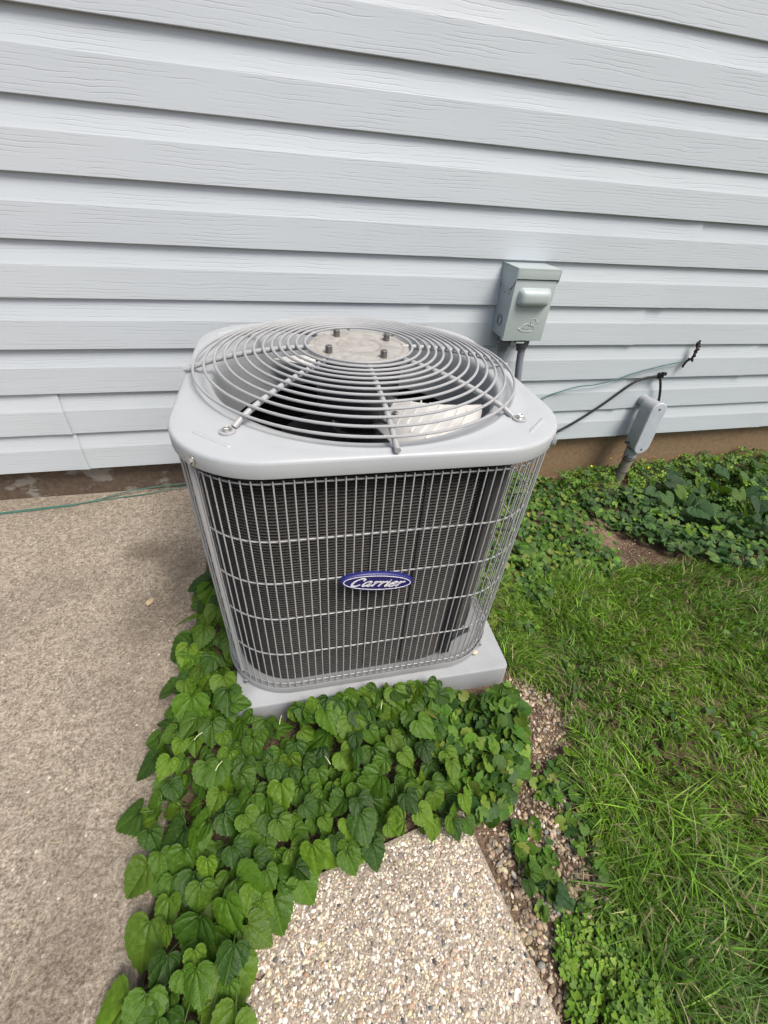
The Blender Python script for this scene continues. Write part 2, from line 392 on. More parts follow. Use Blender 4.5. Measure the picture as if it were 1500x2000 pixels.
# ------------------------------------------------------------------ ground sheet, slab, aggregate path
def ground():
    xs = np.r_[[-30, -12, -5, -2, -1, -.6], np.arange(-.4, 2.6, .012), [2.8, 3.4, 4.5, 7, 14, 30]]
    ys = np.r_[[-30, -14, -7, -4, -2.8, -2.2], np.arange(-1.9, .2, .012), [.5, 2, 6, 14, 30]]
    X, Y = np.meshgrid(xs, ys, indexing='ij'); Z = ground_z(X, Y)
    V = np.c_[X.ravel(), Y.ravel(), Z.ravel()]; ny = len(ys)
    i, j = np.meshgrid(np.arange(len(xs)-1), np.arange(ny-1), indexing='ij'); k = (i*ny+j).ravel()
    tag(big_mesh('ground', V, np.c_[k, k+ny, k+ny+1, k+1], 'soil'), kind='structure')
ground()
def prism(poly, z0, z1, bev=.006):
    """slab from an outline (counter-clockwise), with a worn rounded top edge"""
    n = len(poly); P = [Vector((x, y)) for x, y in poly]
    def inset(d):
        out = []
        for i in range(n):
            e0 = (P[i]-P[i-1]).normalized(); e1 = (P[(i+1) % n]-P[i]).normalized()
            n0 = Vector((-e0.y, e0.x)); n1 = Vector((-e1.y, e1.x)); b = (n0+n1); b /= max(.3, b.dot(n0)); out.append(P[i]+b*d)
        return out
    L = [[(p.x, p.y, z0) for p in P], [(p.x, p.y, z1-bev) for p in P], [(p.x, p.y, z1-bev*.3) for p in inset(bev*.3)], [(p.x, p.y, z1) for p in inset(bev)]]
    return MB().loft(L, True, True, True)
edge = [(-.243, .029), (-.240, -.3), (-.243, -.55), (-.25, -.8), (-.262, -1.05), (-.272, -1.25), (-.30, -1.6), (-.32, -3.2)]
edge = [(x+random.uniform(-.0025, .0025), y) for x, y in edge]
tag(prism([(-4, .029), (-4, -3.2)]+[(edge[-1][0], -3.2)]+edge[::-1][1:], -.24, -.115, .008).build('pavement', 'slab'), kind='structure')

AGG = [(-.175, -1.185), (-.21, -1.62), (.335, -1.62), (.313, -1.40), (.291, -1.255), (.272, -1.128), (.258, -1.122)]
path = tag(prism(AGG, -.2, -.108, .006).build('path', 'matrix'), kind='structure')
def ico(sub=1):
    import bmesh
    b = bmesh.new(); bmesh.ops.create_icosphere(b, subdivisions=sub, radius=1)
    V = np.array([v.co[:] for v in b.verts]); F = np.array([[v.index for v in f.verts] for f in b.faces]); b.free(); return V, F
def scatter(V0, F0, pos, scl, rot, tints, jitter=0., sunk=None):
    """instances of a small mesh baked into arrays. pos (n,3) scl (n,3) rot (n,3,3)"""
    n = len(pos); m = len(V0)
    V = V0[None]*scl[:, None, :]
    if jitter: V = V*(1+rng.normal(0, jitter, (n, m, 1)))
    V = np.einsum('nij,nmj->nmi', rot, V)+pos[:, None, :]
    F = F0[None]+(np.arange(n)*m)[:, None, None]
    T = np.repeat(tints, m, axis=0)
    return V.reshape(-1, 3), F.reshape(-1, F0.shape[1]), T
def rotz(a_): 
    c, s = np.cos(a_), np.sin(a_); z = np.zeros_like(c); o = np.ones_like(c)
    return np.stack([np.stack([c, -s, z], -1), np.stack([s, c, z], -1), np.stack([z, z, o], -1)], -2)
def rotx(a_):
    c, s = np.cos(a_), np.sin(a_); z = np.zeros_like(c); o = np.ones_like(c)
    return np.stack([np.stack([o, z, z], -1), np.stack([z, c, -s], -1), np.stack([z, s, c], -1)], -2)
def roty(a_):
    c, s = np.cos(a_), np.sin(a_); z = np.zeros_like(c); o = np.ones_like(c)
    return np.stack([np.stack([c, z, s], -1), np.stack([z, o, z], -1), np.stack([-s, z, c], -1)], -2)
def palette(n, cols, wts, var=.12):
    c = np.array(cols)[rng.choice(len(cols), n, p=np.array(wts)/sum(wts))]
    return c*(1+rng.normal(0, var, (n, 1)))*(1+rng.normal(0, .04, (n, 3)))
V1, F1 = ico(1)
def agg():
    n = 19000; x = rng.uniform(-.22, .34, n); y = rng.uniform(-1.56, -1.12, n)
    AI = [(-.170, -1.192), (-.205, -1.6), (.330, -1.6), (.308, -1.40), (.286, -1.257), (.268, -1.134), (.260, -1.13)]
    k = inside(x, y, AI); x, y = x[k], y[k]; n = len(x)
    s = np.exp(rng.normal(math.log(.0019), .36, n)); s = np.clip(s, .001, .0052)
    scl = np.c_[s*rng.uniform(.9, 1.5, n), s*rng.uniform(.65, 1.05, n), s*rng.uniform(.45, .7, n)]
    pos = np.c_[x, y, -.108-scl[:, 2]*rng.uniform(.0, .55, n)]
    t = palette(n, [(.62, .55, .44), (.76, .72, .64), (.50, .42, .32), (.34, .27, .21), (.10, .10, .11), (.40, .26, .18), (.52, .44, .28), (.22, .20, .19)],
                [26, 20, 18, 12, 5, 3, 10, 6])
    V, F, T = scatter(V1, F1, pos, scl, rotz(rng.uniform(0, 6.3, n))@rotx(rng.normal(0, .25, n)), np.clip(t, .02, .85), .07)
    tag(big_mesh('aggregate', V, F, 'agg_stone', path, T), kind='stuff')
agg()

# ------------------------------------------------------------------ house wall: foundation and lap siding
CO = .127
house = empty('house_wall', (0, .03, -.12), label='house wall clad in pale grey horizontal lap siding above a brown concrete foundation', cat='house')
def HL(x, y, z): return (x, y-.03, z+.12)
fb = MB(); n = 90
xs = np.linspace(-4, 6, n)
loops = []
for z in (-.45, -.24, -.18, -.12, -.06, -.0, .03):
    loops.append([HL(x, .03+.004*(vnoise(x, z, 6, 9)-.5), z) for x in xs])
fb.loft(loops, False); fb.box(-4, 6, .012, .2, .15, .57) if False else None
fb.build('foundation', 'foundation', house)
MB().box(-4, 6, .028, .25, .15, 3.1).build('wall_core', 'roof', house, smooth=False)
def panel(i, x0, x1, alt=False, off=0.):
    z0 = i*CO; prof = []
    # bottom hem, flat face, cove up behind the next lip
    prof += [(.0095, z0+.001), (.0010, z0), (.0, z0+.0012), (.0, z0+.004), (.0012, z0+.030), (.0018, z0+.058), (.0022, z0+.0735), (.0030, z0+.0765)]
    for k in range(1, 8):
        t = k/7; prof.append((.003+.0082*(1-(1-t)**1.35), z0+.0765+t*(CO-.0765+.006)))
    nx = max(2, int((x1-x0)/.06)); xs_ = np.r_[np.linspace(x0, x1, nx+1)[:-1], x1-.025, x1-.008, x1]; nx = len(xs_)-1; L = []
    lift = lambda x: -(.0032 if x1 < 0 else .0022)*float(smooth(x1-.05, x1, x)) if x1 < 5 else 0.
    for (y, z) in prof:
        L.append([HL(x, y+off+lift(x)+.0016*(vnoise(x, i*.37, 2.2, 21)-.5)+.0011*(vnoise(x, z, 7, 22)-.5), z+.0012*(vnoise(x, i*1.3, 1.6, 23)-.5)) for x in xs_])
    m = MB().loft(L, False)
    # side caps so a seam shows the sheet's edge
    nn = nx+1
    for e in (0, nx):
        q = [L[j][e] for j in range(len(prof))]; b_ = [(p[0], p[1]+.0014, p[2]) for p in q]
        m.loft([q, b_], False)
    m.build('siding_panel', 'siding_alt' if alt else 'siding', house, angle=11)
SEAM = {0: [-.607, 1.395, 2.19], 1: [-.613, 1.338], 2: [1.9], 3: [.486, 1.288], 4: [1.363], 5: [1.372], 6: [-1.3, 2.4], 7: [-1.32], 8: [2.6], 9: [-.9]}
for i in range(24):
    ss = [-4]+SEAM.get(i, [random.uniform(-3.5, -1.8), random.uniform(2.9, 4.5)])+[6]
    for j in range(len(ss)-1):
        panel(i, ss[j]-(.02 if j else 0), ss[j+1], (i+j) % 3 == 1, -.0019*(len(ss)-2-j))

# ------------------------------------------------------------------ air conditioner on its pad
TH = -.021; ACX, ACY = .157, -.556; A = .31
ac = empty('air_conditioner', (ACX, ACY, -.058), TH, label='grey outdoor air conditioner unit with round top fan guard and wire side grille', cat='air conditioner')
Z0 = .058
def rsq(a_, rc, N_=144, asp=1.0):
    """rounded square outline sampled at even angles"""
    out = []
    for k in range(N_):
        t = 2*PI*k/N_; c, s = math.cos(t), math.sin(t); r = a_/max(abs(c), abs(s))
        px, py = abs(c*r), abs(s*r)
        if px > a_-rc and py > a_-rc:
            q = a_-rc; ac_, as_ = abs(c), abs(s); B = q*(ac_+as_); D = B*B-(2*q*q-rc*rc); r = B+math.sqrt(max(D, 0))
        out.append((c*r, s*r))
    return out
def at(loop, z): return [(x, y, z+Z0) for x, y in loop]
def circ(r, N_=144): return [(r*math.cos(2*PI*k/N_), r*math.sin(2*PI*k/N_)) for k in range(N_)]
RC = .143
# lid with rolled skirt, raised lip and venturi throat
L = [at(rsq(A-.004, RC-.004), .4935), at(rsq(A-.0005, RC), .4915), at(rsq(A, RC), .4935), at(rsq(A, RC), .5125), at(rsq(A-.0010, RC-.001), .5158), at(rsq(A-.0030, RC-.003), .5180), at(rsq(A-.006, RC-.005), .5188)]
sq = rsq(A-.006, RC-.005); ci = circ(.2985)
for t in (.33, .66, 1): L.append(at([(p[0]*(1-t)+q[0]*t, p[1]*(1-t)+q[1]*t) for p, q in zip(sq, ci)], .5188+.0012*t))
for r, z in ((.2965, .5212), (.2945, .5216), (.291, .5210), (.2890, .5185), (.2865, .5170), (.2750, .5160), (.2690, .5152), (.2645, .5125), (.2620, .5060), (.259, .490), (.257, .465), (.256, .43), (.256, .395)):
    L.append(at(circ(r), z))
lid = MB().loft(L).build('lid', 'paint', ac, angle=50)
# embossed ribs near the corners
def capsule(p, q, r, h):
    p, q = Vector((*p, 0)), Vector((*q, 0)); d = (q-p).normalized(); nrm = Vector((-d.y, d.x, 0)); L_ = []
    for (k, z) in ((1, 0), (.85, h*.6), (.45, h), (.1, h*1.02)):
        ring = []
        for i in range(9): an = PI/2+PI*i/8; ring.append(p+(d*math.cos(an)+nrm*math.sin(an))*r*k)
        for i in range(9): an = -PI/2+PI*i/8; ring.append(q+(d*math.cos(an)+nrm*math.sin(an))*r*k)
        L_.append([(v.x, v.y, v.z+z) for v in ring])
    return MB().loft(L_, True, False, True)
def toloc(x, y):
    dx, dy = x-ACX, y-ACY; c, s = math.cos(TH), math.sin(TH); return (c*dx+s*dy, -s*dx+c*dy)
for p, q in (((-.114, -.773), (-.068, -.816)), ((.422, -.786), (.381, -.823)), ((-.108, -.33), (-.065, -.29))):
    m = capsule(toloc(*p), toloc(*q), .0042, .0020); m.xf(Matrix.Translation((0, 0, .5185+Z0))); m.build('embossed_rib', 'paint', lid)
def hexscrew(mb, r=.0055, h=.0045, wr=.0075):
    mb.lathe([(wr, 0), (wr, .0012), (r*1.05, .0016)], n=20); 
    mb.lathe([(r, .0014), (r, h), (r*.82, h+.0008), (r*.5, h-.0004)], n=6); return mb
def screw_at(x, y, z, dirv, s=1., par=ac, nm='screw'):
    m = hexscrew(MB()); q = Vector(dirv).normalized().to_track_quat('Z', 'Y').to_matrix().to_4x4()
    m.xf(Matrix.Translation((x, y, z+Z0)) @ q @ Matrix.Scale(s, 4)); return m.build(nm, 'zinc', par, angle=30)
dg = (A-RC)+RC*math.cos(PI/4)
for sx_, sy_ in ((-1, -1), (1, -1), (1, 1), (-1, 1)):
    screw_at(sx_*(dg+.0005), sy_*(dg+.0005), .503, (sx_, sy_, 0), 1.0, lid)
# fan guard: rings on spokes, hub plate
RAD = [.098, .113, .128, .142, .156, .171, .187, .203, .220, .237, .254, .272, .2905]
def gz(r): return .570-.033*(r/.29)**3
ring_n = 96
for r in RAD:
    MB().tube([(r*math.cos(2*PI*k/ring_n), r*math.sin(2*PI*k/ring_n), gz(r)+Z0) for k in range(ring_n)], .0024, 8, closed=True).build('guard_ring', 'guard', ac)
for k in range(8):
    ang = PI/4*k+PI/2+.01; foot = k % 2 == 1; re = .318 if foot else .306
    pts = []
    for i in range(15):
        r = .082+(.290-.082)*i/14; pts.append((r*math.cos(ang), r*math.sin(ang), gz(r)-.0062+Z0))
    if foot: pts += [(r*math.cos(ang), r*math.sin(ang), z+Z0) for r, z in ((.299, .5262), (.306, .5225))]
    else: pts += [(r*math.cos(ang), r*math.sin(ang), z+Z0) for r, z in ((.300, .5262), (.309, .5255))]
    sp = MB().tube(pts, .0046, 10).build('guard_spoke', 'guard', ac, angle=50)
    if foot:
        c, s = math.cos(ang), math.sin(ang); r0 = .3185
        fm = MB().lathe([(.0115, .5196+Z0), (.0115, .5222+Z0), (.0105, .5228+Z0)], (r0*c, r0*s, 0), 20)
        fm.build('foot_plate', 'guard', sp)
        screw_at(r0*c, r0*s, .5228, (0, 0, 1), .95, sp)
# hub plate with dished bolt pockets
N_ = 72; L = []
prof = [(.0, .566), (.012, .5662), (.030, .5665), (.036, .5655), (.040, .5655), (.044, .5668), (.062, .5672), (.074, .567), (.080, .5655), (.085, .566), (.090, .5655), (.0945, .5635), (.0955, .5605), (.094, .559)]
bang = [math.atan2(.060, -.033), math.atan2(.035, .061), math.atan2(-.026, -.062), math.atan2(-.050, .033)]
bang = [.52+PI/2*k for k in range(4)]
for r, z in prof[1:]:
    lp = []
    for k in range(N_):
        t = 2*PI*k/N_; x, y = r*math.cos(t), r*math.sin(t); dz = 0
        for b_ in bang:
            d = math.hypot(x-.068*math.cos(b_), y-.068*math.sin(b_)); dz -= .0035*math.exp(-(d/.016)**4)
        lp.append((x, y, z+dz+Z0))
    L.append(lp)
hub = MB().loft(L, True, True, False).build('hub_plate', 'hub', ac, angle=60)
for b_ in bang:
    x, y = .068*math.cos(b_), .068*math.sin(b_)
    MB().lathe([(.0068, .5625+Z0), (.0068, .5755+Z0), (.0058, .5765+Z0), (.004, .576+Z0)], (x, y, 0), 6, Matrix.Rotation(.3, 4, 'Z')).build('bolt', 'bolt', hub, angle=30)
# fan motor and blades under the hub
MB().lathe([(.02, .556+Z0), (.074, .550+Z0), (.080, .542+Z0), (.080, .455+Z0), (.07, .44+Z0), (.012, .436+Z0), (.012, .40+Z0)], (0, 0, 0), 40).build('fan_motor', 'motor', ac)
fanhub = MB().lathe([(.045, .412+Z0), (.05, .41+Z0), (.05, .402+Z0), (.02, .40+Z0)], (0, 0, 0), 32).build('fan_hub', 'zinc', ac)
def blade_mesh():
    L_ = []
    for i in range(9):
        u = i/8; r = .055+.19*u; w0 = -.30-.28*u; w1 = .16+.34*u; row = []
        for j in range(9):
            v = j/8; t = w0+(w1-w0)*v; row.append((r*math.cos(t), r*math.sin(t), .432+.052*(v-.5)+.012*math.sin(PI*v)-.004*u))
        L_.append(row)
    m = MB().loft([[(x, y, z+Z0) for x, y, z in l] for l in L_], False)
    m.loft([[(x, y, z+Z0-.0018) for x, y, z in reversed(l)] for l in L_], False)
    for k in range(7): # pressed ribs
        r = .11+.018*k
        m.tube([(r*math.cos(t), r*math.sin(t), .4335+.052*((t+.30+.28*(r-.055)/.19)/(.46+.62*(r-.055)/.19)-.5)+.012*math.sin(PI*((t+.30+.28*(r-.055)/.19)/(.46+.62*(r-.055)/.19)))+Z0-.0035) for t in np.linspace(-.2, .34, 10)], .0018, 6)
    return m.mesh('fan_blade', 'blade')
bm_ = blade_mesh()
for k, an in enumerate((-.80, 1.78)):
    b_ = link('fan_blade', bm_, ac, (0, 0, .022)); b_.rotation_euler = (0, 0, an)
    arm = MB().box(.03, .125, -.022, .008, .4215+Z0, .4255+Z0, .001); ao = arm.build('blade_bracket', 'zinc', b_, smooth=False)
    MB().lathe([(.007, .437+Z0), (.007, .443+Z0), (.004, .445+Z0)], (.095, -.006, 0), 10).build('rivet', 'zinc', b_)
# dark inner floor of the compressor bay
MB().loft([at(circ(.17, 48), .02), at(circ(.17, 48), .36), at(circ(.05, 48), .37)], True, True, True).build('inner_housing', 'inside', ac)
MB().tube(spline([(.09, -.05, .05+Z0), (.14, -.10, .2+Z0), (.17, -.02, .3+Z0), (.05, .1, .33+Z0)], 6), .006, 8).build('wiring', 'black', ac)
# coil: corrugated wrap just inside the cage
def coil():
    bl, br = rsq(A-.025, .125, 288), rsq(A-.025, .190, 288); base = [(l if l[0] < 0 else r_) for l, r_ in zip(bl, br)]; prof = []
    z = -.044
    while z < .505: prof += [(0, z), (.0010, z+.0023), (.0010, z+.0039)]; z += .0062
    return MB().loft([[(x*(1-d/.27), y*(1-d/.27), z_+Z0) for x, y in base] for d, z_ in prof])
coil().build('coil', 'coil', ac, angle=20)
def strip(u, wd, mat='inside', yo=.0022):
    m = MB().box(u-wd/2, u+wd/2, -(A-.025)-yo, -(A-.025)+.001, -.030+Z0, .5+Z0); m.build('coil_strip', mat, ac, smooth=False)
strip(.170, .017)
for u, wd in ((-.105, .0016), (-.02, .0012), (.062, .0022)): strip(u, wd, 'insul', .0016)
# base pan
L = [at(rsq(A-.012, RC-.012), -.057), at(rsq(A-.003, RC-.003), -.0575), at(rsq(A-.0012, RC-.002), -.056), at(rsq(A-.0012, RC-.002), -.0400), at(rsq(A-.0025, RC-.003), -.0388), at(rsq(A-.004, RC-.004), -.040), at(rsq(A-.0055, RC-.005), -.046), at(rsq(A-.030, RC-.02), -.047), at(rsq(A-.05, RC-.04), -.047)]
pan = MB().loft(L, True, True, True).build('base_pan', 'pan', ac, angle=50)
for x, y in ((-dg-.001, -dg-.001), (dg, -dg)): screw_at(x, y, -.048, (x, y, 0), .8, pan)
# wire cage: uprights (shared mesh) and hoops
PER = []
ra = A-.0095; rcg = RC-.0095; q = ra-rcg
def cage_pt(s):
    """point and normal at arclength s round the cage, s=0 at the front centre going right"""
    segs = [q, PI/2*rcg, 2*q, PI/2*rcg, 2*q, PI/2*rcg, 2*q, PI/2*rcg, q]; tot = sum(segs); s = s % tot
    cor = [(q, -q), (q, q), (-q, q), (-q, -q)]
    pos = [(0, -ra, 1, 0), None, (ra, -q, 0, 1), None, (q, ra, -1, 0), None, (-ra, q, 0, -1), None, (-q, -ra, 1, 0)]
    for i, L_ in enumerate(segs):
        if s <= L_:
            if pos[i]: x, y, dx, dy = pos[i]; return x+dx*s, y+dy*s, dy, -dx
            k = (i-1)//2; a0 = -PI/2+PI/2*k; t = a0+s/rcg; cx_, cy_ = cor[k]; return cx_+rcg*math.cos(t), cy_+rcg*math.sin(t), math.cos(t), math.sin(t)
        s -= L_
    return 0, -ra, 0, -1
TOT = 8*q+2*PI*rcg
wire = MB().tube([(0, 0, -.040+Z0), (0, 0, .4840+Z0)], .0012, 8).mesh('cage_wire', 'wire', angle=60)
nw = round(TOT/.0142)
for k in range(nw):
    s = (k+.35)*TOT/nw; x, y, nx, ny = cage_pt(s)
    # no uprights hidden at the back corner door
    link('cage_wire', wire, ac, (x+nx*.0034, y+ny*.0034, random.uniform(-.0012, .0012)))
for zh in (.4775, .371, .277, .183, .073, -.0335):
    pts = [cage_pt(TOT*k/160)[:2] for k in range(160)]
    MB().tube([(x, y, zh+Z0) for x, y in pts], .00145, 8, closed=True).build('cage_hoop', 'guard', ac)
# thicker rods at the two front corners, zig-zag stand-offs on both sides
for s in (-q-.57*PI/2*rcg, ):
    x, y, nx, ny = cage_pt(s); MB().tube([(x+nx*.004, y+ny*.004, -.03+Z0), (x+nx*.004, y+ny*.004, .492+Z0)], .0045, 8).build('corner_rod', 'wire', ac)
for side in (1, -1):
    zs_ = [.4775, .371, .277, .183, .073, -.0335]
    for i in range(5):
        zc = (zs_[i]+zs_[i+1])/2; pts = []
        for k in range(7):
            s = side*(q+.75*PI/2*rcg+.012*k); x, y, nx, ny = cage_pt(s)
            pts.append((x-nx*.006, y-ny*.006, zs_[i]-.010-(zs_[i]-zs_[i+1]-.02)*.75*k/6+Z0))
        MB().tube(pts, .0016, 6).build('brace_wire', 'guard', ac)
# insulated refrigerant line and clutter at the foot of the right corner
MB().tube(spline([(.235, -.215, -.034+Z0), (.255, -.185, .0+Z0), (.275, -.13, .03+Z0), (.282, -.06, .035+Z0)], 8), .010, 10).build('insulated_pipe', 'insul', ac)
MB().tube(spline([(.20, -.25, -.03+Z0), (.225, -.245, -.02+Z0), (.245, -.235, -.03+Z0)], 8), .007, 8).build('insulated_pipe', 'insul', ac)
MB().tube(spline([(-.19, -.262, -.032+Z0), (-.215, -.247, -.024+Z0), (-.24, -.225, -.03+Z0)], 8), .008, 8).build('insulated_pipe', 'insul', ac)
MB().box(.268, .288, -.10, -.06, .02+Z0, .075+Z0, .002).build('valve_plate', 'white', ac)
# badge
def badge():
    bo = empty('badge', (0, 0, 0)); bo.parent = ac; bx, by, bz = toloc(.1405, -.876)[0], -(A-.0095)-.0068, .2655+Z0
    bo.location = (bx, by, bz); bo.rotation_euler = (0, .165, 0)
    def ell(a_, b_, y, n=64): return [(a_*math.cos(2*PI*k/n), y, b_*math.sin(2*PI*k/n)) for k in range(n)]
    MB().loft([ell(.066, .0215, .003), ell(.066, .0215, -.002), ell(.0648, .0202, -.0045), ell(.063, .0187, -.0052), ell(.0615, .0176, -.0048)], True, True, True).build('badge_plate', 'rim', bo)
    MB().loft([ell(.0608, .0174, -.0046), ell(.0608, .0174, -.0053), ell(.0594, .0163, -.0053), ell(.0594, .0163, -.0046)]).build('badge_ring', 'white', bo, smooth=False)
    MB().loft([ell(.0593, .0162, -.0044), ell(.0590, .0159, -.0050)], True, False, True).build('badge_face', 'navy', bo)
    # lettering: broad-nib italic strokes
    G = {'C': [[(.78, .70), (.80, .88), (.62, .99), (.35, .90), (.10, .60), (.03, .25), (.16, .02), (.42, .0), (.70, .20)]],
         'a': [[(.56, .56), (.40, .63), (.16, .50), (.03, .20), (.12, .02), (.30, .07), (.50, .35), (.58, .60)], [(.58, .62), (.50, .25), (.50, .04), (.60, .02), (.74, .18)]],
         'r': [[(.05, .50), (.16, .61), (.22, .56), (.14, .25), (.08, .0)], [(.15, .30), (.30, .52), (.46, .63), (.54, .56)]],
         'i': [[(.05, .50), (.16, .61), (.20, .52), (.12, .22), (.12, .03), (.22, .02), (.34, .16)], [(.205, .80), (.24, .86)]],
         'e': [[(.08, .28), (.32, .36), (.50, .50), (.44, .62), (.28, .60), (.10, .40), (.04, .16), (.16, .0), (.34, .03), (.54, .22)]]}
    adv = {'C': .92, 'a': .76, 'r': .54, 'i': .36, 'e': .60}
    word = 'Carrier'; W_ = sum(adv[c] for c in word); sc = .092/W_*1.0; hgt = .0185; x = -.047; mb = MB(); nib = math.radians(28)
    for ch in word:
        for st in G[ch]:
            P = spline([(u, 0, v) for u, v in st], 6); pts = []
            for p in P: pts.append(Vector((x+p.x*sc+p.z*hgt*.34, 0, -.0085+p.z*hgt)))
            nv = Vector((math.cos(nib), 0, math.sin(nib)))*.0015
            for i in range(len(pts)-1):
                d = (pts[i+1]-pts[i]); 
                if d.length < 1e-7: continue
                d.normalize(); pr = Vector((-d.z, 0, d.x)); wd = .00078+abs(pr.dot(nv))*.95
                a0, a1 = pts[i]-d*.0002, pts[i+1]+d*.0002
                y = -.0056
                vs = [(a0+pr*wd), (a1+pr*wd), (a1-pr*wd), (a0-pr*wd)]
                mb.add([(v.x, y, v.z) for v in vs]+[(v.x, y+.0008, v.z) for v in vs], [(0, 1, 2, 3), (0, 4, 5, 1), (1, 5, 6, 2), (2, 6, 7, 3), (3, 7, 4, 0)])
        x += adv[ch]*sc
    mb.build('lettering', 'white', bo, smooth=False)
badge()

# ------------------------------------------------------------------ equipment pad
PT = -.031
def pad():
    o = empty('equipment_pad', (.172, -.60, -.125), PT, label='flat grey moulded pad under the air conditioner, its right front corner bare', cat='pad')
    hw, y0, y1 = .306, -.285, .33
    def L_(d, z, dr=0): return [(x, y, z) for x, y in rr(-hw+d, hw-d, y0+d, y1-d, .014)]
    def rr(x0, x1, ya, yb, r):
        out = []
        for cx_, cy_, a0 in ((x1-r, ya+r, -PI/2), (x1-r, yb-r, 0), (x0+r, yb-r, PI/2), (x0+r, ya+r, PI)):
            for k in range(5): out.append((cx_+r*math.cos(a0+PI/2*k/4), cy_+r*math.sin(a0+PI/2*k/4)))
        return out
    MB().loft([L_(-.004, -.03), L_(-.003, .012), L_(0, .0610), L_(.0010, .0640), L_(.0032, .0652)], True, True, True).build('pad_body', 'pad', o, angle=50)
    MB().tube([(-hw+.0015, -.245, .022), (-hw-.0045, -.245, .022)], .006, 8).build('mould_plug', 'fitting', o)
pad()
pb = MB().add(*[ (lambda v, f: ([(x*.0085, y*.0068, z*.0060) for x, y, z in v*(1+rng.normal(0, .05, (len(v), 1)))], f.tolist()))(*ico(2)) ][0])
tag(pb.build('pebble', 'pebble', loc=(.4005, -.845, -.0545)), 'small tan pebble lying alone on the right front corner of the grey pad', 'pebble')

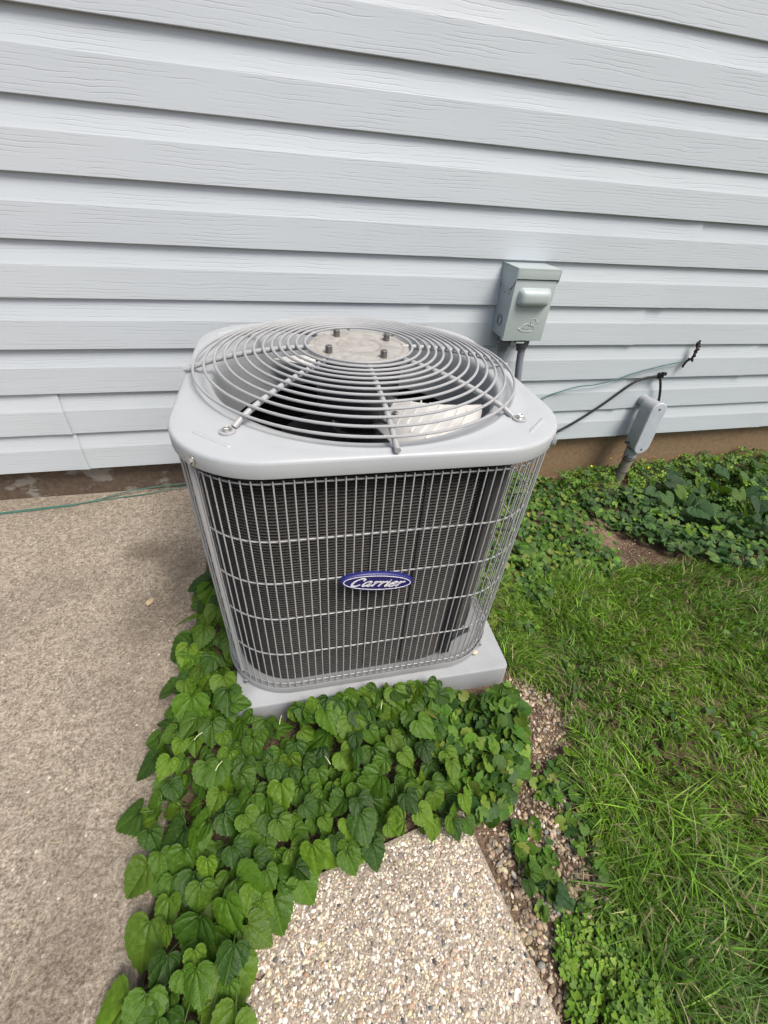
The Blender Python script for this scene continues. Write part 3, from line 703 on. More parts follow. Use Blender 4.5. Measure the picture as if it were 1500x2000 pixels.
# ------------------------------------------------------------------ disconnect box
def disconnect():
    bx, bz, W, H_, D = .709, .428, .132, .200, .092
    o = empty('disconnect_box', (bx+W/2, 0, bz), label='grey green metal electrical disconnect box with hinged cover mounted on the siding', cat='electrical box')
    def T(m): return m.xf(Matrix.Translation((-(W/2), 0, 0)))
    T(MB().box(0, W, -D+.012, .012, .004, H_-.004, .002)).build('box_body', 'box', o)
    cov = T(MB().box(-.0018, W+.0018, -D, -D+.016, -.002, H_-.030, .0022)).build('cover', 'box', o)
    # side flanges of the cover
    hood = MB(); y1 = -D-.004
    hood.box(-.004, W+.004, y1, .012, H_-.006, H_+.001, .0016); hood.box(-.004, W+.004, y1, y1+.0035, H_-.027, H_-.004, .001)
    for x0 in (-.0045, W+.002):
        P = [(y1, H_-.003), (y1, H_-.028), (y1+.012, H_-.045), (y1+.030, H_-.062), (y1+.050, H_-.062), (.010, H_-.046), (.010, H_-.003)]
        a_ = [(x0, y, z) for y, z in P]; b_ = [(x0+.0025, y, z) for y, z in P]
        hood.loft([a_, b_], True, True, True)
    T(hood).build('hood', 'box', o, angle=30)
    # bulged handle pocket: soft rounded block
    L_ = []
    for d, k in ((0, 0), (.010, .0035), (.016, .008), (.0195, .0135), (.021, .021), (.0212, .030)):
        x0, x1, z0, z1 = .014+k, .122-k, .098+k*.9, .150-k*.9; r = max(.014-k*.35, .003); ring = []
        for cx_, cz_, a0 in ((x1-r, z0+r, -PI/2), (x1-r, z1-r, 0), (x0+r, z1-r, PI/2), (x0+r, z0+r, PI)):
            for i in range(6): ring.append((cx_+r*math.cos(a0+PI/2*i/5), -D-d, cz_+r*math.sin(a0+PI/2*i/5)))
        L_.append(ring)
    L_ = L_[:5]
    T(MB().loft(L_[::1], True, False, True)).build('bulge', 'box', cov, angle=80)
    # embossed duck outline with small lettering
    def emb(pts, r=.0013, closed=False):
        return MB().tube([(x, -D-.0002, z) for x, z in pts], r, 6, closed)
    def S(pts): return [(p.x, p.z) for p in spline([(x, 0, z) for x, z in pts], 5)]
    e = MB()
    ox, oz, s = .041, .028, .00095
    def Q(l): return S([(ox+x*s, oz+z*s) for x, z in l])
    for l in ([(0, 8), (8, 9), (20, 19), (32, 22), (44, 17), (52, 17), (58, 8), (55, 0), (35, -1), (16, 0), (7, 4), (0, 8)],
              [(46, 18), (43, 26), (46, 36), (53, 38), (59, 35), (60, 28), (58, 24), (52, 19)],
              [(60, 31), (70, 30), (69, 27), (60, 26)]):
        t = emb(Q(l)); e.add(t.v, t.f)
    T(e).build('duck_emblem', 'box', cov)
    lt = MB()
    for ch, x in (('M', 17), ('i', 24), ('d', 28), ('w', 34), ('e', 40), ('s', 45), ('t', 50)):
        gl = {'M': [[(0, 0), (0, 7), (2.5, 3), (5, 7), (5, 0)]], 'i': [[(0, 0), (0, 4.5)]], 'd': [[(3.5, 7), (3.5, 0), (0, 0), (0, 4), (3.5, 4)]], 'w': [[(0, 4.5), (1, 0), (2.3, 3.5), (3.5, 0), (4.6, 4.5)]],
              'e': [[(0, 2.4), (3.4, 2.4), (3, 4.5), (0, 4.2), (0, 0), (3.2, .2)]], 's': [[(3, 4.5), (0, 4), (3, 1.5), (0, 0)]], 't': [[(1, 6.5), (1, 0), (3, 0)], [(0, 4.5), (2.8, 4.5)]]}[ch]
        for st in gl:
            t = emb([(ox+(x+u)*s, oz+(4+v)*s) for u, v in st], .0006); lt.add(t.v, t.f)
    T(lt).build('lettering', 'box', cov)
    # knock-out rings on the left side, cover latch and pin holes
    def xring(r, y, z, t=.0009, mat='boxdark', nm='knockout_ring'):
        T(MB().tube([(-.0002, y+r*math.cos(2*PI*k/28), z+r*math.sin(2*PI*k/28)) for k in range(28)], t, 6, True)).build(nm, mat, o)
    xring(.0165, -.043, .048); xring(.0105, -.043, .048, .0008)
    for y, z in ((-.055, .140), (-.066, .128), (-.035, .126), (-.062, .146), (-.055, .012)):
        T(MB().tube([(.001, y, z), (-.0008, y, z)], .0016, 8)).build('pin_hole', 'boxdark', o)
    T(MB().box(.040, .082, -D-.0022, -D+.004, -.0075, -.0005, .0008)).build('latch_slot', 'boxdark', o)
    T(MB().box(.046, .074, -D-.0040, -D+.002, -.0085, -.0050, .0008)).build('latch', 'box', o)
    return o
disconnect()
def conduit(pts, r, label, mat='conduit'):
    b = Vector(pts[-1]); o = empty('conduit', (pts[0][0], pts[0][1], pts[0][2]), label=label, cat='conduit', group='flexible conduits below the box')
    P = spline(pts, 26); P = [p-Vector(pts[0]) for p in P]; rs = [r+(.0007 if i % 2 else 0) for i in range(len(P))]
    MB().tube(P, rs, 14).build('hose', mat, o, angle=80)
    MB().lathe([(r*.95, -.045), (r*1.30, -.043), (r*1.42, -.028), (r*1.8, -.026), (r*1.85, -.010), (r*1.5, -.008), (r*1.5, .0)], (0, 0, 0), 16).build('fitting', 'fitting', o, angle=35)
conduit([(.738, -.048, .426), (.738, -.050, .33), (.735, -.060, .22), (.70, -.085, .10), (.62, -.14, .03), (.50, -.24, .02)], .0125, 'left grey flexible conduit dropping from the box behind the unit')
conduit([(.803, -.055, .426), (.806, -.062, .35), (.812, -.080, .25), (.79, -.12, .12), (.68, -.2, .03), (.50, -.30, .0)], .0115, 'right grey flexible conduit with dark stripe dropping from the box')

# ------------------------------------------------------------------ conduit body on the weathered pipe
def lb():
    o = empty('conduit_body', (1.462, -.055, -.225), label='pale grey oval conduit body on a weathered pipe rising by the foundation', cat='conduit body')
    T = Matrix.Translation((-.003, 0, .222)) @ Matrix.Rotation(math.radians(-3), 4, 'Y') 
    def oval(w, z0, z1, y, n=12):
        out = []
        for k in range(n+1): t = PI*k/n; out.append((w*math.cos(t), y, z1-w+w*math.sin(t)))
        for k in range(n+1): t = PI+PI*k/n; out.append((w*math.cos(t), y, z0+w+w*math.sin(t)))
        return out
    m = MB().loft([oval(.026, -.022, .182, .026), oval(.031, -.029, .188, .022), oval(.0335, -.032, .191, -.032), oval(.0335, -.032, .191, -.036)], True, True, True)
    m.lathe([(.026, -.03), (.026, -.065), (.0235, -.066)], (0, -.002, 0), 20)
    m.xf(T).build('body', 'pvc', o, angle=40)
    cv = MB().loft([oval(.0355, -.034, .193, -.0355), oval(.0360, -.0345, .1935, -.0375), oval(.0355, -.034, .193, -.0415), oval(.0335, -.032, .191, -.043), oval(.030, -.0285, .1875, -.0432)], True, True, True).xf(T).build('cover', 'pvccover', o, angle=50)
    for z in (.168, -.012):
        MB().tube([(0, -.0425, z), (0, -.0445, z)], .0042, 10).xf(T).build('screw', 'boxdark', cv)
    for z, y in ((.0, .0), (-.008, .014)):
        MB().box(-.0352, -.031, y-.004, y+.004, z-.0025, z+.0025).xf(T).build('clip_mark', 'boxdark', o, smooth=False)
    MB().tube([tuple(T @ Vector((0, .02, .165))), tuple(T @ Vector((-.0, .058, .165)))], .022, 16).build('neck', 'pvc', o)
    MB().tube([(.003, -.002, .16), (.001, 0, .06), (-.003, .001, -.03), (-.005, .001, -.10)], [.0215, .0215, .022, .022], 18).build('pipe', 'pipe', o)
    MB().tube(spline([(-.022, -.012, .165), (-.045, -.02, .135), (-.052, -.025, .105), (-.03, -.032, .088), (.0, -.030, .084), (.02, -.020, .082)], 6), .0022, 6).build('loose_tie', 'cable', o)
    MB().tube([(.001+.0240*math.cos(t), -.001+.0240*math.sin(t), .142+.006*math.cos(t)) for t in np.linspace(0, 2*PI, 24, endpoint=False)], .0016, 6, True).build('tie_loop', 'cable', o)
lb()

# cable and wires on the wall
def wirething(name, pts, r, mat, label, cat, n=8, extra=None):
    p0 = Vector(pts[0]); o = MB().tube([p-p0 for p in spline(pts, n)], r, 8).build(name, mat, None, p0)
    return tag(o, label, cat)
wirething('cable', [(.60, -.25, .10), (.78, -.13, .03), (.95, -.05, .02), (1.086, -.012, .040), (1.174, -.010, .090), (1.264, -.010, .158), (1.347, -.010, .231), (1.394, -.010, .254), (1.44, -.012, .262), (1.468, -.014, .257), (1.484, -.016, .235), (1.505, -.018, .19), (1.515, -.020, .15), (1.50, -.03, .12)], .0048, 'cable',
          'thick black cable sagging from the unit up to a clip on the siding', 'cable')
cl = MB().box(-.010, .010, -.012, .004, -.008, .010, .002); cl.box(-.005, .012, -.018, -.006, .004, .016, .002)
tag(cl.build('cable_clip', 'black', loc=(1.466, -.012, .268)), 'small black clip holding the thick cable at its highest bend', 'clip')
wirething('green_wire', [(.55, -.25, .10), (.75, -.12, .13), (.968, -.012, .185), (1.05, -.008, .213), (1.117, -.010, .231), (1.19, -.010, .237), (1.266, -.010, .253), (1.346, -.010, .279), (1.451, -.010, .303), (1.549, -.012, .321)], .0024, 'teal',
          'thin green wire running along the siding to the dark knotted tie', 'wire')
def tie():
    b = Vector((1.552, -.014, .305)); pts = [(0, 0, 0), (.008, 0, .018), (.020, -.004, .030), (.024, -.002, .048), (.022, -.004, .066), (.016, 0, .082), (.020, -.002, .096)]
    m = MB().tube(spline(pts, 5), .0042, 7)
    for i in range(26):
        t = random.random(); p = spline(pts, 5)[int(t*29)]; d = Vector((random.uniform(-1, 1), random.uniform(-.6, .2), random.uniform(-.7, .7))).normalized()*random.uniform(.004, .014)
        m.tube([p, p+d*.6, p+d], [.0035, .0045, .003], 6)
    tag(m.build('twisted_tie', 'bark', loc=b), 'dark knotted twist of tie stuck to the siding at the right', 'tie')
tie()
def cord():
    a1 = [(-1.6, -.12, -.1125), (-1.2, -.085, -.112), (-.883, -.058, -.112), (-.673, -.040, -.111), (-.543, -.003, -.104), (-.46, .006, -.098), (-.371, .012, -.095), (-.2, .01, -.09), (-.05, -.02, -.085)]
    a2 = [(-1.6, -.11, -.1125), (-1.2, -.077, -.112), (-.883, -.052, -.112), (-.673, -.036, -.1115), (-.56, -.02, -.1115), (-.46, -.012, -.109), (-.371, .004, -.104), (-.2, 0, -.10), (-.05, -.03, -.10)]
    m = MB().tube(spline(a1, 6), .0019, 7); m.tube(spline(a2, 6), .0018, 7)
    b = Vector((-.88, -.055, -.1125)); m.xf(Matrix.Translation(-b)); tag(m.build('green_twine', 'green', loc=b), 'thin double green cord lying on the concrete along the foundation', 'twine')
cord()

# ------------------------------------------------------------------ small litter on the slab
def deadleaf():
    L_ = []
    for i in range(7):
        t = i/6; w_ = .0085*math.sin(PI*t)**.8+.0003; L_.append([(u*w_, t*.026, .003*abs(u)+.002*math.sin(PI*t)) for u in (-1, -.5, 0, .5, 1)])
    m = MB().loft(L_, False); m.tube([(0, 0, 0), (.001, -.010, .001)], .0006, 5)
    m.xf(Matrix.Rotation(-.35, 4, 'Z'))
    tag(m.build('dead_leaf', 'deadleaf', loc=(-.378, -.520, -.1135)), 'small dry tan leaf lying on the concrete left of the unit', 'leaf')
deadleaf()
def straws():
    m = MB()
    for i in range(90):
        x = rng.uniform(-.75, -.28); y = rng.uniform(-1.25, -.45); an = rng.uniform(0, 6.3); l = rng.uniform(.005, .018)
        d = Vector((math.cos(an), math.sin(an), 0))*l; nrm = Vector((-d.y, d.x, 0))*.25
        p = Vector((x, y, -.1138)); m.tube([p, p+d*.5+nrm*rng.uniform(-1, 1)+Vector((0, 0, .0006)), p+d], .00045, 4)
    tag(m.build('grass_clippings', 'straw'), 'scattered pale dry grass clippings on the left concrete', 'clippings', kind='stuff')
straws()
tw = MB().tube(spline([(0, 0, 0), (.010, .004, .004), (.017, .002, .002), (.024, .006, .001)], 5), [.0009]*16, 6)
tag(tw.build('twig', 'bark', loc=(-.118, -1.265, -.106)), 'short dark twig sticking out over the aggregate path edge', 'twig')

# ------------------------------------------------------------------ violet leaves
def heart(t, tip=1.0, lobes=.5):
    """outline of a heart-shaped leaf, base notch at (0,0), tip at (0,1)"""
    s = abs(t)  # 0 at tip .. 1 at notch
    pts = [(0, 1.0), (.10, .90), (.235, .72), (.36, .54), (.45, .36), (.485, .17), (.455, 0.0), (.36, -.125), (.22, -.165), (.10, -.12), (.0, .02)]
    P = [(x, y) for x, y in pts]; u = s*(len(P)-1); i = min(int(u), len(P)-2); f = u-i
    x = P[i][0]*(1-f)+P[i+1][0]*f; y = P[i][1]*(1-f)+P[i+1][1]*f
    return (math.copysign(x, t) if t else 0, y)
def violet_mesh(name, seed, mat, fold, cup, twist, droop, wid=1., notch=True, seg=22):
    r = random.Random(seed); V = []; F = []; UV = []
    rings = [.33, .68, 1.0]; n = 2*seg
    V.append((0, 0, 0)); UV.append((.5, .2))
    for k in range(n):
        for q_ in range(3): pass
    ph = [r.uniform(0, 6.3) for _ in range(4)]
    for ri, rr_ in enumerate(rings):
        for k in range(n+1):
            t = -1+2*k/n; x, y = heart(t); cren = 1+(.030*(1 if k % 2 else -1) if ri == 2 and 2 < k < n-2 else 0)
            x *= wid*cren; y *= cren; x *= rr_; y = y*rr_
            z = -fold*abs(x)*-1+cup*(-(x*x))*1.6-droop*max(y, 0)**2+.030*math.sin(7*t+ph[0])*rr_**2+.018*math.sin(13*t+ph[1])*rr_**2+twist*x*y
            V.append((x, y, z)); UV.append((.5+x*.7, .2+y*.72))
    m = n+1
    for k in range(n): F.append((0, 1+k+1, 1+k))
    for ri in range(2):
        for k in range(n):
            a_ = 1+ri*m+k; b_ = 1+(ri+1)*m+k; F += [(a_, a_+1, b_+1), (a_, b_+1, b_)]
    me = bpy.data.meshes.new(name); me.from_pydata(V, [], F); uvl = me.uv_layers.new(name='UVMap')
    for lp in me.loops: uvl.data[lp.index].uv = UV[lp.vertex_index]
    me.polygons.foreach_set('use_smooth', [True]*len(me.polygons)); me.materials.append(M[mat]); me.update(); return me
def variants(mat):
    out = []
    for i in range(9):
        r = random.Random(i*7+3)
        out.append(violet_mesh('leaf', i, mat, r.uniform(.05, .45), r.uniform(-.1, .35), r.uniform(-.35, .35), r.uniform(.05, .35), r.uniform(.95, 1.18)))
    return out
VIO = variants('violet'); DVI = variants('darkviolet')
M['darkviolet'].node_tree.nodes['Principled BSDF'].inputs['Roughness'].default_value = .6
def poisson(poly, d, tries=6000, seed=1, dfun=None):
    r = np.random.default_rng(seed); xs_, ys_ = zip(*poly); P = []
    cand = np.c_[r.uniform(min(xs_), max(xs_), tries), r.uniform(min(ys_), max(ys_), tries)]
    cand = cand[inside(cand[:, 0], cand[:, 1], poly)]
    for c in cand:
        dd = d*(dfun(c) if dfun else 1)
        if not P or np.min(np.hypot(*(np.array(P)-c).T)) > dd: P.append(c)
    return np.array(P)
def leaf_matrix(x, y, z, size, heading, tilt, roll):
    """heading: where the tip points in plan; tilt: tip dips by tilt"""
    R_ = Matrix.Rotation(heading-PI/2, 4, 'Z') @ Matrix.Rotation(-tilt, 4, 'X') @ Matrix.Rotation(roll, 4, 'Y')
    return Matrix.Translation((x, y, z)) @ R_ @ Matrix.Scale(size, 4)
MAIN = [(-.225, -.52), (-.248, -.673), (-.248, -.80), (-.288, -.90), (-.262, -.95), (-.283, -1.02), (-.262, -1.08), (-.240, -1.13), (-.232, -1.20), (-.240, -1.262), (-.23, -1.42), (-.135, -1.42), (-.125, -1.283), (-.12, -1.215), (-.06, -1.165), (.01, -1.140), (.081, -1.145), (.153, -1.135), (.235, -1.145), (.262, -1.123), (.262, -1.03), (.285, -.93),
        (.25, -.902), (.106, -.897), (-.02, -.896), (-.06, -.900), (-.138, -.885), (-.142, -.70), (-.150, -.50)]
def violets():
    root = empty('violet_patch', (.02, -1.0, -.128), label='dense patch of heart shaped green violet leaves in front and left of the unit', cat='plant')
    P = poisson(MAIN, .0205, 30000, 5, lambda c: 1.0)
    leaves = []; B_ = (-.10, -.05)
    for x, y in P:
        near = smooth(-1.05, -1.25, y); right = smooth(.12, .26, x)
        size = random.choice((random.uniform(.026, .038), random.uniform(.036, .048), random.uniform(.040, .058)))*(1+.10*near)*(1-.10*right)
        if x < -.14 and y > -.86: size *= 1.12
        z = -.062+random.uniform(-.024, .022)
        if y > -.935 and x > -.1: z = (-.040 if x > -.03 else -.070)+random.uniform(-.014, .010)   # lower by the pad so its face shows
        # tips fan outwards and towards the open side
        out = math.atan2(y+.93, x-.0); hd = random.gauss(-PI/2, .75)
        if x < -.2: hd = random.gauss(-PI*.78, .65)
        if x > .2: hd = random.gauss(-PI*.35, .7)
        tilt = abs(random.gauss(.42, .24)); roll = random.gauss(0, .28)
        leaves.append((x, y, z, size, hd, tilt, roll))
    # edge leaves hanging over slab and path
    for (x, y, s, hd) in ((-.300, -.935, .080, -2.7), (-.310, -1.02, .078, -2.9), (-.285, -1.10, .08, -2.4), (-.27, -1.17, .10, -1.9), (-.285, -1.245, .10, -2.5), (-.17, -1.20, .105, -1.8), (-.135, -1.24, .10, -1.5), (-.075, -1.185, .082, -1.35), (-.035, -1.165, .078, -1.1), (.005, -1.14, .066, -.7), (.088, -1.150, .066, -1.5), (.235, -1.150, .05, -1.45), (.258, -1.150, .048, -1.2), (.20, -1.14, .052, -1.8), (.045, -1.15, .06, -1.3), (-.29, -.90, .075, 2.9), (-.285, -.80, .07, 2.8)):
        leaves.append((x+(.016 if x < -.2 else 0), y, -.070, s*.64, hd, .45, random.gauss(0, .15)))
    for i in range(17):   # a taller row leaning on the pad's front
        leaves.append((-.015+.0185*i+random.uniform(-.005, .005), -.906+random.uniform(-.006, .004), -.034+random.uniform(-.014, .010), random.uniform(.034, .050), random.gauss(-PI/2, .7), random.uniform(.4, .95), random.gauss(0, .3)))
    # keep leaf blades out of the pad and unit
    k = 0; out_stuff = []
    leaves.sort(key=lambda l: -l[2]-l[3]*.3)
    stems = MB()
    for i, (x, y, z, s, hd, ti, ro) in enumerate(leaves):
        tx, ty = x+math.cos(hd)*s*.8, y+math.sin(hd)*s*.8
        if -.13 < tx < .48 and ty > -.895: hd = -abs(hd) if hd < 0 else -hd
        m4 = leaf_matrix(x, y, z, s, hd, ti, ro)
        gx, gy = x-math.cos(hd)*.02+random.uniform(-.015, .015), y-math.sin(hd)*.02+random.uniform(-.01, .02)
        if gx < -.245: gx = -.225
        gy = max(gy, -1.165) if gx > -.17 else gy
        stems.tube([(gx, gy, -.13), ((gx*.6+x*.4), (gy*.6+y*.4), z*.4-.13*.6+.01), (x, y, z)], [.0013, .0012, .0010], 5)
        if i < 296:
            o = link('leaf', VIO[i % len(VIO)] if x > -.142 or y < -.9 else VIO[i % len(VIO)], root); o.matrix_local = Matrix.Translation(-root.location) @ m4
        else: out_stuff.append((VIO[i % len(VIO)], m4))
    bm = MB()
    sm = stems.xf(Matrix.Translation(-root.location)).build('leaf_stalks', 'stem', root); tag(sm, kind='stuff')
    V = []; F = []; UVs = []; off = 0
    if out_stuff:
        for me, m4 in out_stuff:
            for v in me.vertices: V.append(tuple(m4 @ v.co - root.location))
            for p in me.polygons: F.append(tuple(i+off for i in p.vertices)); UVs += [tuple(me.uv_layers[0].data[l].uv) for l in p.loop_indices]
            off += len(me.vertices)
        mm = bpy.data.meshes.new('lower_leaves'); mm.from_pydata(V, [], F); u = mm.uv_layers.new(name='UVMap')
        for i, t in enumerate(UVs): u.data[i].uv = t
        mm.materials.append(M['violet']); mm.polygons.foreach_set('use_smooth', [True]*len(mm.polygons))
        tag(link('lower_leaves', mm, root), kind='stuff')
    # pale curled seed pods / fallen petals on the leaves
    for (x, y, an) in ((-.16, -.99, .9), (.03, -1.02, -1.1), (-.05, -.93, 1.3), (.15, -.94, 1.2), (-.20, -.93, .7)):
        d = Vector((math.cos(an), math.sin(an), 0))
        c = Vector((x, y, -.026)); MB().tube(spline([c-d*.008-root.location, c+Vector((0, 0, .003))-root.location, c+d*.009-root.location], 4), .0008, 6).build('seed_stalk', 'seedpod', root)
violets()

# ------------------------------------------------------------------ small-leaved weeds
def round_leaf(lob=5, n=18):
    V = [(0, 0, 0)]; 
    for k in range(n+1):
        t = -PI*.92+2*PI*.92*k/n; r = .5*(1+.07*math.cos(lob*2*t)); V.append((r*math.sin(t), .12+r*math.cos(t)*.95, .10*abs(math.sin(t))*.5-.06*math.cos(2*t)))
    return np.array(V), np.array([(0, k+1, k+2) for k in range(n)])
def trefoil():
    V = []; F = []
    for q_ in range(3):
        a0 = 2*PI*q_/3; base = len(V); loc = [(0, 0, 0), (.22, .30, .03), (.30, .52, .01), (.14, .60, -.02), (0, .50, -.03), (-.14, .60, -.02), (-.30, .52, .01), (-.22, .30, .03)]
        c, s = math.cos(a0), math.sin(a0)
        V += [(x*c-y*s, x*s+y*c, z) for x, y, z in loc]; F += [(base, base+k, base+k+1) for k in range(1, 7)]
    return np.array(V, float), np.array(F)
RL = round_leaf(); TF = trefoil()
def weed(name, poly, n, s0, s1, hmax, cols, wts, label, kindm, seed, dens=None, parent=None, tilt=.35, zf=ground_z):
    global rng
    r = np.random.default_rng(seed); xs_, ys_ = zip(*poly); x = r.uniform(min(xs_), max(xs_), n*6); y = r.uniform(min(ys_), max(ys_), n*6)
    k = inside(x, y, poly)
    if dens is not None: k &= r.random(len(x)) < dens(x, y)
    x, y = x[k][:n], y[k][:n]; n = len(x); s = r.uniform(s0, s1, n)*(1+.25*(vnoise(x, y, 9, seed)-.5))
    h = hmax*(.35+.9*vnoise(x, y, 11, seed+1))*r.uniform(.45, 1.05, n)
    z = zf(x, y)+h; V0, F0 = (RL if kindm == 'round' else TF)
    R_ = rotz(r.uniform(0, 6.3, n))@rotx(r.normal(0, tilt, n))@roty(r.normal(0, tilt, n))
    tilt2 = rotx(np.full(n, .22)); R_ = tilt2@R_
    t = palette(n, cols, wts, .15)*(.85+.35*vnoise(x, y, 16, seed+2))[:, None]
    V, F, T = scatter(V0, F0, np.c_[x, y, z], np.c_[s, s, s], R_, t, 0)
    # thin stalks as narrow triangles
    dx = r.normal(0, .006, n); dy = r.normal(0, .006, n); w_ = .0007
    SV = np.stack([np.c_[x-w_, y, z-.0005], np.c_[x+w_, y, z-.0005], np.c_[x+dx, y+dy, zf(x, y)-.003]], 1).reshape(-1, 3)
    V = np.r_[V, SV]; F = np.r_[F, np.arange(3*n).reshape(-1, 3)+len(V)-3*n]; T = np.r_[T, np.repeat(t*.8, 3, axis=0)]
    o = big_mesh(name, V, F, 'smallleaf', parent, T)
    if parent is None: tag(o, label, 'plants', kind='stuff')
    else: tag(o, kind='stuff')
    return o
G1 = [(.055, .125, .016), (.085, .170, .020), (.120, .190, .025), (.035, .085, .018), (.17, .21, .04)]
GT = [(.046, .10, .026), (.065, .135, .032), (.034, .08, .026), (.10, .165, .036)]
GL = [(.12, .22, .022), (.16, .26, .028), (.09, .18, .02), (.06, .13, .018)]
weed('creeping_weeds', [(.262, -.93), (.31, -.915), (.37, -.93), (.452, -.918), (.475, -.96), (.46, -1.03), (.425, -1.09), (.35, -1.15), (.29, -1.155), (.272, -1.12), (.245, -1.03)], 440, .014, .034, .055, G1, [4, 4, 2, 4, 1],
     'mixed small leaved weeds between the violet patch and the gravel', 'round', 31, tilt=.5)
def d_ivy(x, y):
    mud = np.exp(-(((x-1.16)/.12)**2+((y+.38)/.15)**2)**1.5*1.0); return np.clip(.95-.9*mud-.35*(vnoise(x, y, 7, 5) > .62), 0, 1)
weed('ground_ivy', [(.50, -.74), (.48, -.2), (.62, .02), (1.06, .02), (1.18, -.06), (1.2, -.3), (1.12, -.5), (1.0, -.62), (.78, -.62), (.6, -.80)], 2600, .014, .028, .040, G1, [4, 3, 1, 4, 1],
     'low round leaved ground ivy covering the soil right behind the unit', 'round', 32, d_ivy)
weed('wood_sorrel', [(1.12, -.06), (1.25, .0), (1.4, .022), (3.2, .022), (3.2, -.45), (1.9, -.42), (1.55, -.25), (1.38, -.17), (1.25, -.15)], 4600, .016, .026, .075, GL+GT, [4, 3, 4, 3, 2, 3, 2, 3],
     'tall yellow flowered wood sorrel growing along the foundation on the right', 'tre', 33, lambda x, y: 1-.85*np.exp(-(((x-1.44)/.05)**2+((y+.10)/.07)**2)))
weed('dark_ivy', [(1.16, -.16), (1.45, -.14), (1.7, -.2), (3.0, -.4), (2.6, -.75), (1.9, -.72), (1.5, -.64), (1.34, -.56), (1.27, -.46), (1.17, -.30)], 3400, .017, .034, .055, GT+GL[:1], [4, 4, 4, 3, 1],
     'dark green low leaves spreading between the bare soil and the sorrel', 'round', 34)  # leaf tints mostly from the darker green palette
weed('clover_patch', [(.35, -1.32), (.40, -1.295), (.46, -1.30), (.49, -1.33), (.47, -1.50), (.345, -1.54), (.33, -1.40)], 520, .011, .019, .034, GL, [4, 2, 4, 2],
     'bright green clover beside the right edge of the aggregate path', 'tre', 35)
weed('gravel_seedlings', [(.32, -1.17), (.40, -1.10), (.52, -1.06), (.56, -1.2), (.54, -1.3), (.34, -1.30)], 230, .009, .024, .018, G1, [4, 4, 2, 3, 1],
     'scattered small seedlings sprouting among the gravel stones', 'round', 36, lambda x, y: (vnoise(x, y, 18, 9) > .45)*1.)
# lawn weeds mixed in the grass
weed('lawn_weeds', [(.55, -.82), (1.0, -.6), (1.6, -.75), (1.5, -1.4), (.62, -1.4), (.60, -1.1)], 240, .010, .019, .034, G1, [4, 3, 1, 3, 0],
     'small round leaves mixed into the lawn grass', 'round', 37, lambda x, y: (vnoise(x, y, 9, 19) > .55)*1.)
# broad dark violets by the wall
def darkv():
    root = empty('dark_violet_clump', (1.68, -.25, -.2), label='clump of broad dark green leaves by the wall at the right edge', cat='plant')
    P = poisson([(1.46, -.22), (1.60, -.12), (1.85, -.08), (2.4, -.12), (2.4, -.40), (1.9, -.46), (1.66, -.52), (1.50, -.40)], .060, 4000, 8)
    st = MB()
    for i, (x, y) in enumerate(P):
        z = float(ground_z(x, y))+random.uniform(.06, .105); s = random.uniform(.050, .085); hd = random.gauss(-PI/2, 1.1)
        o = link('leaf', DVI[i % 9], root); o.matrix_local = Matrix.Translation(-root.location) @ leaf_matrix(x, y, z, s, hd, abs(random.gauss(.45, .25)), random.gauss(0, .3))
        st.tube([(x+.01, y+.015, float(ground_z(x, y))-.01), (x, y, z)], .0013, 5)
    tag(st.xf(Matrix.Translation(-root.location)).build('leaf_stalks', 'stem', root), kind='stuff')
darkv()
def seedlings():
    spots = ((.520, -1.095, 'broad leaved seedling pair at the gravel and lawn border'), (.335, -1.235, 'bright yellow green seedling on the gravel by the path edge'), (.60, -1.235, 'dark rounded seedling where the gravel meets the long grass'), (.37, -1.265, 'small dark seedling low among the gravel below the yellow one'))
    for i, (x, y, lab) in enumerate(spots):
        z0 = float(ground_z(x, y)); r0 = empty('seedling', (x, y, z0), label=lab, cat='seedling'); st = MB()
        for k in range(4 if i != 0 else 5):
            an = random.uniform(0, 6.3); d = random.uniform(.006, .02); lx, ly, lz = d*math.cos(an), d*math.sin(an), random.uniform(.018, .034)
            o = link('leaf', (VIO if i < 2 else DVI)[(k+i*3) % 9], r0); o.matrix_local = leaf_matrix(lx, ly, lz, random.uniform(.020, .032), an, .3, random.gauss(0, .2))
            st.tube([(0, 0, -.004), (lx, ly, lz)], .0009, 5)
        st.build('stem', 'stem', r0)
seedlings()
